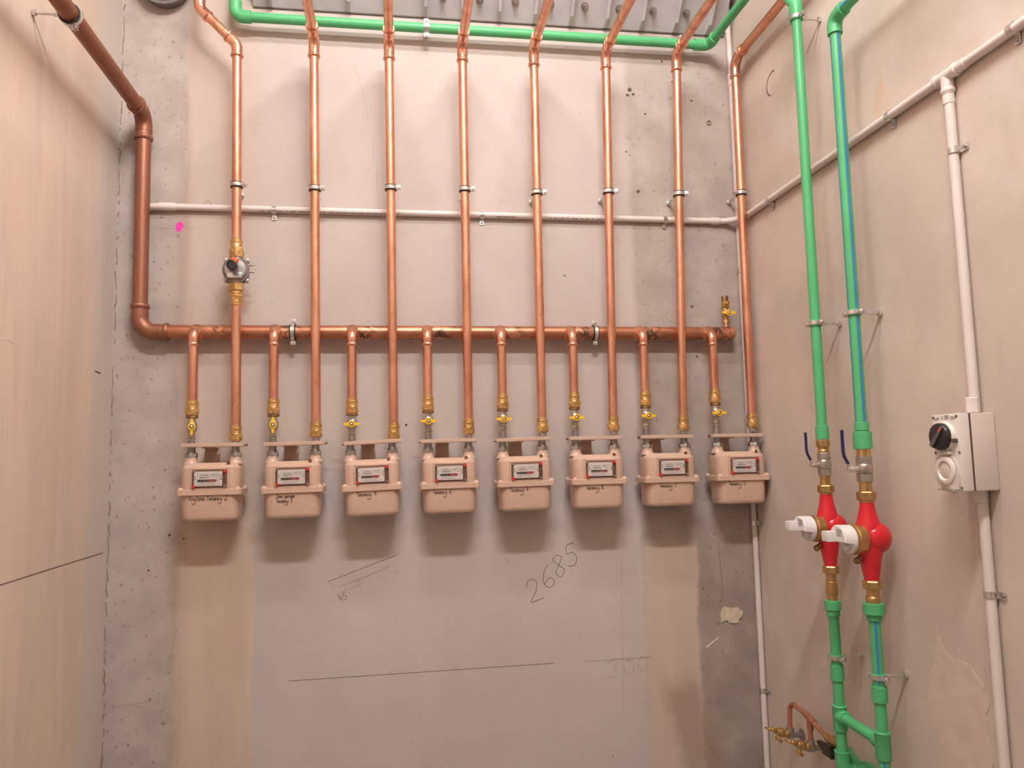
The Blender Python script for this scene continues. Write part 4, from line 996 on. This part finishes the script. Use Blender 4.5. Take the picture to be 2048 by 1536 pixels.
# water meters
def water_meter(label, y, z0, z1, zc, z2, k=1.):
    """z0 top of upper nut, z1 top of red body, zc bulge centre, z2 bottom of red body"""
    t = thing('water_meter', label, 'water meter', (GX, y, zc), 'red water meters'); L0 = z1-zc; L1 = zc-z2
    g = G(); g.hexa((0, 0, L0+.001), (0, 0, z0-zc), .0255*k, .003); g.cyl((0, 0, L0-.004), (0, 0, L0+.003), .0195*k, 24); g.obj('union_nut', 'brass_dull', t, 30)
    g = G(); g.hexa((0, 0, -L1-.001), (0, 0, -L1-.025), .0255*k, .003); g.cyl((0, 0, -L1-.003), (0, 0, -L1+.004), .0195*k, 24); g.obj('union_nut', 'brass_dull', t, 30)
    # red body: tapered neck and tail running into a bulging chamber
    g = G(); g.lathe([(-L1, .0195*k), (-L1*.92, .0205*k), (-L1*.7, .025*k), (-.05, .031*k), (-.03, .036*k), (0, .037*k), (.03, .0345*k), (.046, .030*k), (L0*.62, .0245*k), (L0*.8, .0205*k), (L0-.004, .0185*k), (L0, .0180*k)], (0, 0, 0), (0, 0, 1), 36)
    g.sphere((.013*k, 0, 0), .047*k, (1, 1, .98), 36, 22); g.lathe([(0, .038*k), (.03, .038*k)], (.0, 0, -.001), (-1, 0, 0), 36); g.obj('body', 'red_paint', t, 50)
    g = G(); g.lathe([(.026, .0405*k), (.043, .0405*k), (.045, .0422*k), (.051, .0422*k), (.053, .0405*k), (.061, .0405*k), (.062, .038*k)], (0, 0, -.002), (-1, 0, 0), 40); g.obj('brass_ring', 'brass_dull', t, 30)
    g = G(); g.lathe([(.060, .0395*k), (.071, .0395*k), (.074, .0375*k), (.0745, .0365*k), (.070, .034*k)], (0, 0, -.002), (-1, 0, 0), 40); reg = g.obj('register', 'white_plastic', t, 35)
    G().box((-.078, -.011, -.031*k), (-.069, .011, -.016*k), .002).obj('register_catch', 'white_plastic', reg)
    # hinged lid covering the upper half, tab pointing out
    pts = [(.040*k*math.cos(a), .040*k*math.sin(a)) for a in [math.radians(d_) for d_ in range(-12, 193, 12)]]
    sh = Vector((-1, 0, .10)).normalized()
    rings = [[Vector((-.070, 0, -.002))+Vector((0, p[0], p[1])) for p in pts], [Vector((-.098, 0, .0005))+Vector((0, p[0]*.98, p[1]*.95)) for p in pts], [Vector((-.101, 0, .0005))+Vector((0, p[0]*.9, p[1]*.85+.001)) for p in pts]]
    lid = G(); lid.loft(rings); lid = lid.obj('lid', 'white_plastic', t, 35)
    g = G(); g.box((-.128, .004, -.008), (-.098, .038, .022), .003); g.obj('lid_tab', 'white_plastic', lid)
    g = G()
    for q in range(5):
        zz = .027-.0042*q; g.box((-.1016, -.026+.001*q, zz), (-.1006, .002, zz+.0014))
    g.obj('printed_text', 'print_grey', lid, 0)
    g = G(); dd = Vector((-.85, -.05, -.55)).normalized(); p0 = Vector((-.014, 0, -.044)); g.cyl(p0, p0+dd*.034, .008, 16); g.lathe([(.030, .008), (.032, .0098), (.042, .0098), (.044, .007)], p0, dd, 16); g.obj('drain_plug', 'brass_dark', t)
water_meter('red water meter with white lid on the pipe nearer the corner', G1, 1.397, 1.372, 1.263, 1.143)
water_meter('larger red water meter with white lid on the blue striped pipe', G2, 1.385, 1.357, 1.250, 1.129, 1.06)
# lower pipework with cross tee
t = thing('green_lower_pipes', 'green pipes below the water meters joined by a slanting cross branch', 'pipe', (0, 0, 0))
g = G(); g.cyl((GX, G1, 1.118), (GX, G1, 1.093), .0155, 20); g.lathe([(0, .0165), (.002, .0185), (.038, .0185), (.04, .0165)], (GX, G1, 1.094), (0, 0, -1), 24); g.cyl((GX, G1, 1.056), (GX, G1, 1.03), .016, 20); g.obj('brass_tail', 'brass_dull', t)
g = G(); g.cyl((GX, G2, 1.104), (GX, G2, 1.08), .017, 20); g.lathe([(0, .017), (.004, .0205), (.012, .0205), (.02, .019)], (GX, G2, 1.084), (0, 0, -1), 8); g.cyl((GX, G2, 1.07), (GX, G2, 1.058), .0185, 22); g.obj('brass_tail', 'brass_dull', t)
socket(t, (GX, G1, 1.035), (0, 0, -1), .03, .0245); socket(t, (GX, G1, 1.006), (0, 0, -1), .02, .0205)
socket(t, (GX, G2, 1.064), (0, 0, -1), .031, .0295); socket(t, (GX, G2, 1.034), (0, 0, -1), .018, .0215)
G().cyl((GX, G1, 1.0), (GX, G1, .555), RG, 24).obj('pipe_length', 'green_plastic', t)
G().cyl((GX, G2, 1.03), (GX, G2, 0), RG, 24).obj('pipe_length', 'green_plastic', t)
stripe(t, GX, G2, .835, 1.015, RG, math.radians(-118)); stripe(t, GX, G2, .1, .625, RG, math.radians(-120))
socket(t, (GX, G1, .835), (0, 0, -1), .046, .0205); socket(t, (GX, G2, .831), (0, 0, -1), .044, .0215)
zT = .682
for y, zt, dd in ((G1, .676, -1), (G2, .668, 1)):
    g = G(); g.lathe([(0, .0215), (.003, .0235), (.006, .0215), (.073, .0215), (.077, .0205)], (GX, y, zt+.038), (0, 0, -1), 26); g.lathe([(0, .0215), (.03, .0215), (.034, .0195)], (GX, y, zt+.006), (0, dd, 0), 26); g.obj('tee', 'green_plastic', t, 35)
G().cyl((GX, G1-.01, .682), (GX, G2+.01, .674), RG, 24).obj('cross_branch', 'green_plastic', t)
g = G(); g.lathe([(0, .0235), (.004, .0225), (.02, .0215)], (GX, G1, .575), (0, 0, -1), 26); g.tube(fillet([(GX, G1, .56), (GX, G1, .515), (GX+.05, G1-.005, .512)], .028, 10), .0215, 24); g.obj('elbow', 'green_plastic', t, 35)
g = G(); g.tube(fillet([(GX+.04, G1-.005, .512), (GX+.062, G1-.02, .52), (GX+.062, G1-.03, .44)], .012, 8), .026, 24); g.sphere((GX+.058, G1-.03, .52), .03); g.obj('wall_elbow', 'green_plastic', t, 60)
G().tube([(GX+.05, G1+.0, .525), (GX+.045, G1+.045, .56)], .0145, 18).obj('branch_stub', 'green_plastic', t)
G().cyl((GX+.062, G1-.03, .45), (GX+.062, G1-.03, 0), RG, 20).obj('wall_drop', 'green_plastic', t)
# clamps of the green pipes
for y, z, r, lab in ((G1, 2.985, RG+.001, 'steel clamp at the top of the plain green pipe'), (G1, 1.925, RG, 'steel clamp halfway down the plain green pipe'), (G2, 1.918, RG+.0005, 'steel clamp halfway down the blue striped green pipe'), (G1, .858, RG, 'steel clamp low on the green pipe below the first water meter'), (G2, .857, RG, 'steel clamp low on the green pipe below the second water meter')):
    cl = thing('green_pipe_clamp', lab, 'clamp', (0, 0, 0), 'clamps on the green pipes')
    ear_clamp(cl, (GX, y, z), (0, 0, 1), r, (.25, -1, 0), .004, .019, (XR, y, z), 2, 'green_lining')
for x, lab in ((.127, 'two eared steel clip on the green top pipe near its middle'), (1.205, 'two eared steel clip on the green top pipe near its right end')):
    cl = thing('top_pipe_clip', lab, 'clip', (0, 0, 0), 'clips on the green top pipe')
    ear_clamp(cl, (x, YG, ZG), (1, 0, 0), RT, (0, 0, 1), .002, .024, (x, 0, ZG), 2, 'galvanised')

# ------------------------------------------------------------------ copper tail with two hose taps, low on the right wall
t = thing('copper_tap_pipe', 'bent tarnished copper pipe low on the right wall feeding two taps', 'pipe', (0, 0, 0))
xt = 1.405; RK = .0085
G().tube(fillet([(xt, -.545, .558), (xt, -.50, .567), (xt, -.425, .588), (xt, -.36, .598), (xt, -.288, .602), (xt, -.281, .50)], [.03, .05, .1, .038], 7), RK, 16).obj('loop', 'copper_burnt', t)
G().tube(fillet([(xt, -.44, .586), (xt, -.426, .56), (xt, -.425, .505)], .02, 6), RK, 16).obj('branch', 'copper_burnt', t)
g = G(); g.tube([(xt, -.40, .594), (xt, -.455, .580)], RK+.003, 14); g.tube([(xt, -.428, .588), (xt, -.426, .55)], RK+.003, 14); g.obj('tee', 'copper_burnt', t)
G().tube([(xt, -.53, .5605), (xt, -.585, .553)], .0125, 14).obj('brass_nut', 'brass_dull', t)
G().box((xt-.012, -.60, .525), (xt+.012, -.555, .575), .004).obj('valve_block', 'brass_dull', t)
g = G(); g.prism([(-.595, .555), (-.52, .548), (-.515, .541), (-.535, .532), (-.555, .518), (-.60, .515)], (xt-.016, 0, 0), (0, 1, 0), (0, 0, 1), -.014); g.obj('black_handle', 'black_plastic', t, 0)
for y, z, lab in ((-.281, .487, 'brass hose tap nearest the corner conduit'), (-.425, .492, 'brass hose tap nearer the green pipes')):
    t = thing('hose_tap', lab, 'tap', (xt, y, z), 'brass hose taps')
    g = G(); g.cyl((0, 0, .022), (0, 0, -.014), .0135, 18); g.lathe([(0, .0135), (.02, .0135)], (.006, 0, -.003), (-1, 0, 0), 16); g.obj('wall_plate_elbow', 'zinc', t)
    g = G(); g.cyl((0, 0, -.004), (XR-xt, 0, -.008), .009, 14); g.lathe([(0, .021), (.004, .021), (.005, .012)], (XR-xt, 0, -.008), (-1, 0, 0), 18); g.obj('wall_flange', 'zinc', t)
    d = Vector((-1, 0, .34)).normalized(); p0 = Vector((-.008, 0, -.002)); g = G()
    g.lathe([(0, .014), (.012, .0145), (.014, .012), (.02, .0155), (.036, .016), (.040, .013), (.043, .013), (.046, .0095), (.056, .0085)], p0, d, 20); g.obj('body', 'brass_dull', t)
    g = G(); g.lathe([(.054, .0078), (.060, .0065), (.061, .008), (.066, .008), (.068, .0062), (.071, .0075), (.075, .0075), (.078, .005), (.094, .0038)], p0, d, 16); g.obj('hose_tail', 'brass', t)
    n = Vector((-.34, 0, -1)).normalized(); q0 = p0+d*.03
    g = G(); g.cyl(q0+n*.012, q0+n*.026, .006, 12); g.tube([q0+n*.027+Vector((0, -.018, 0)), q0+n*.027, q0+n*.027+Vector((0, .018, 0))], [.0065, .005, .0065], 12); g.obj('tap_handle', 'brass', t)
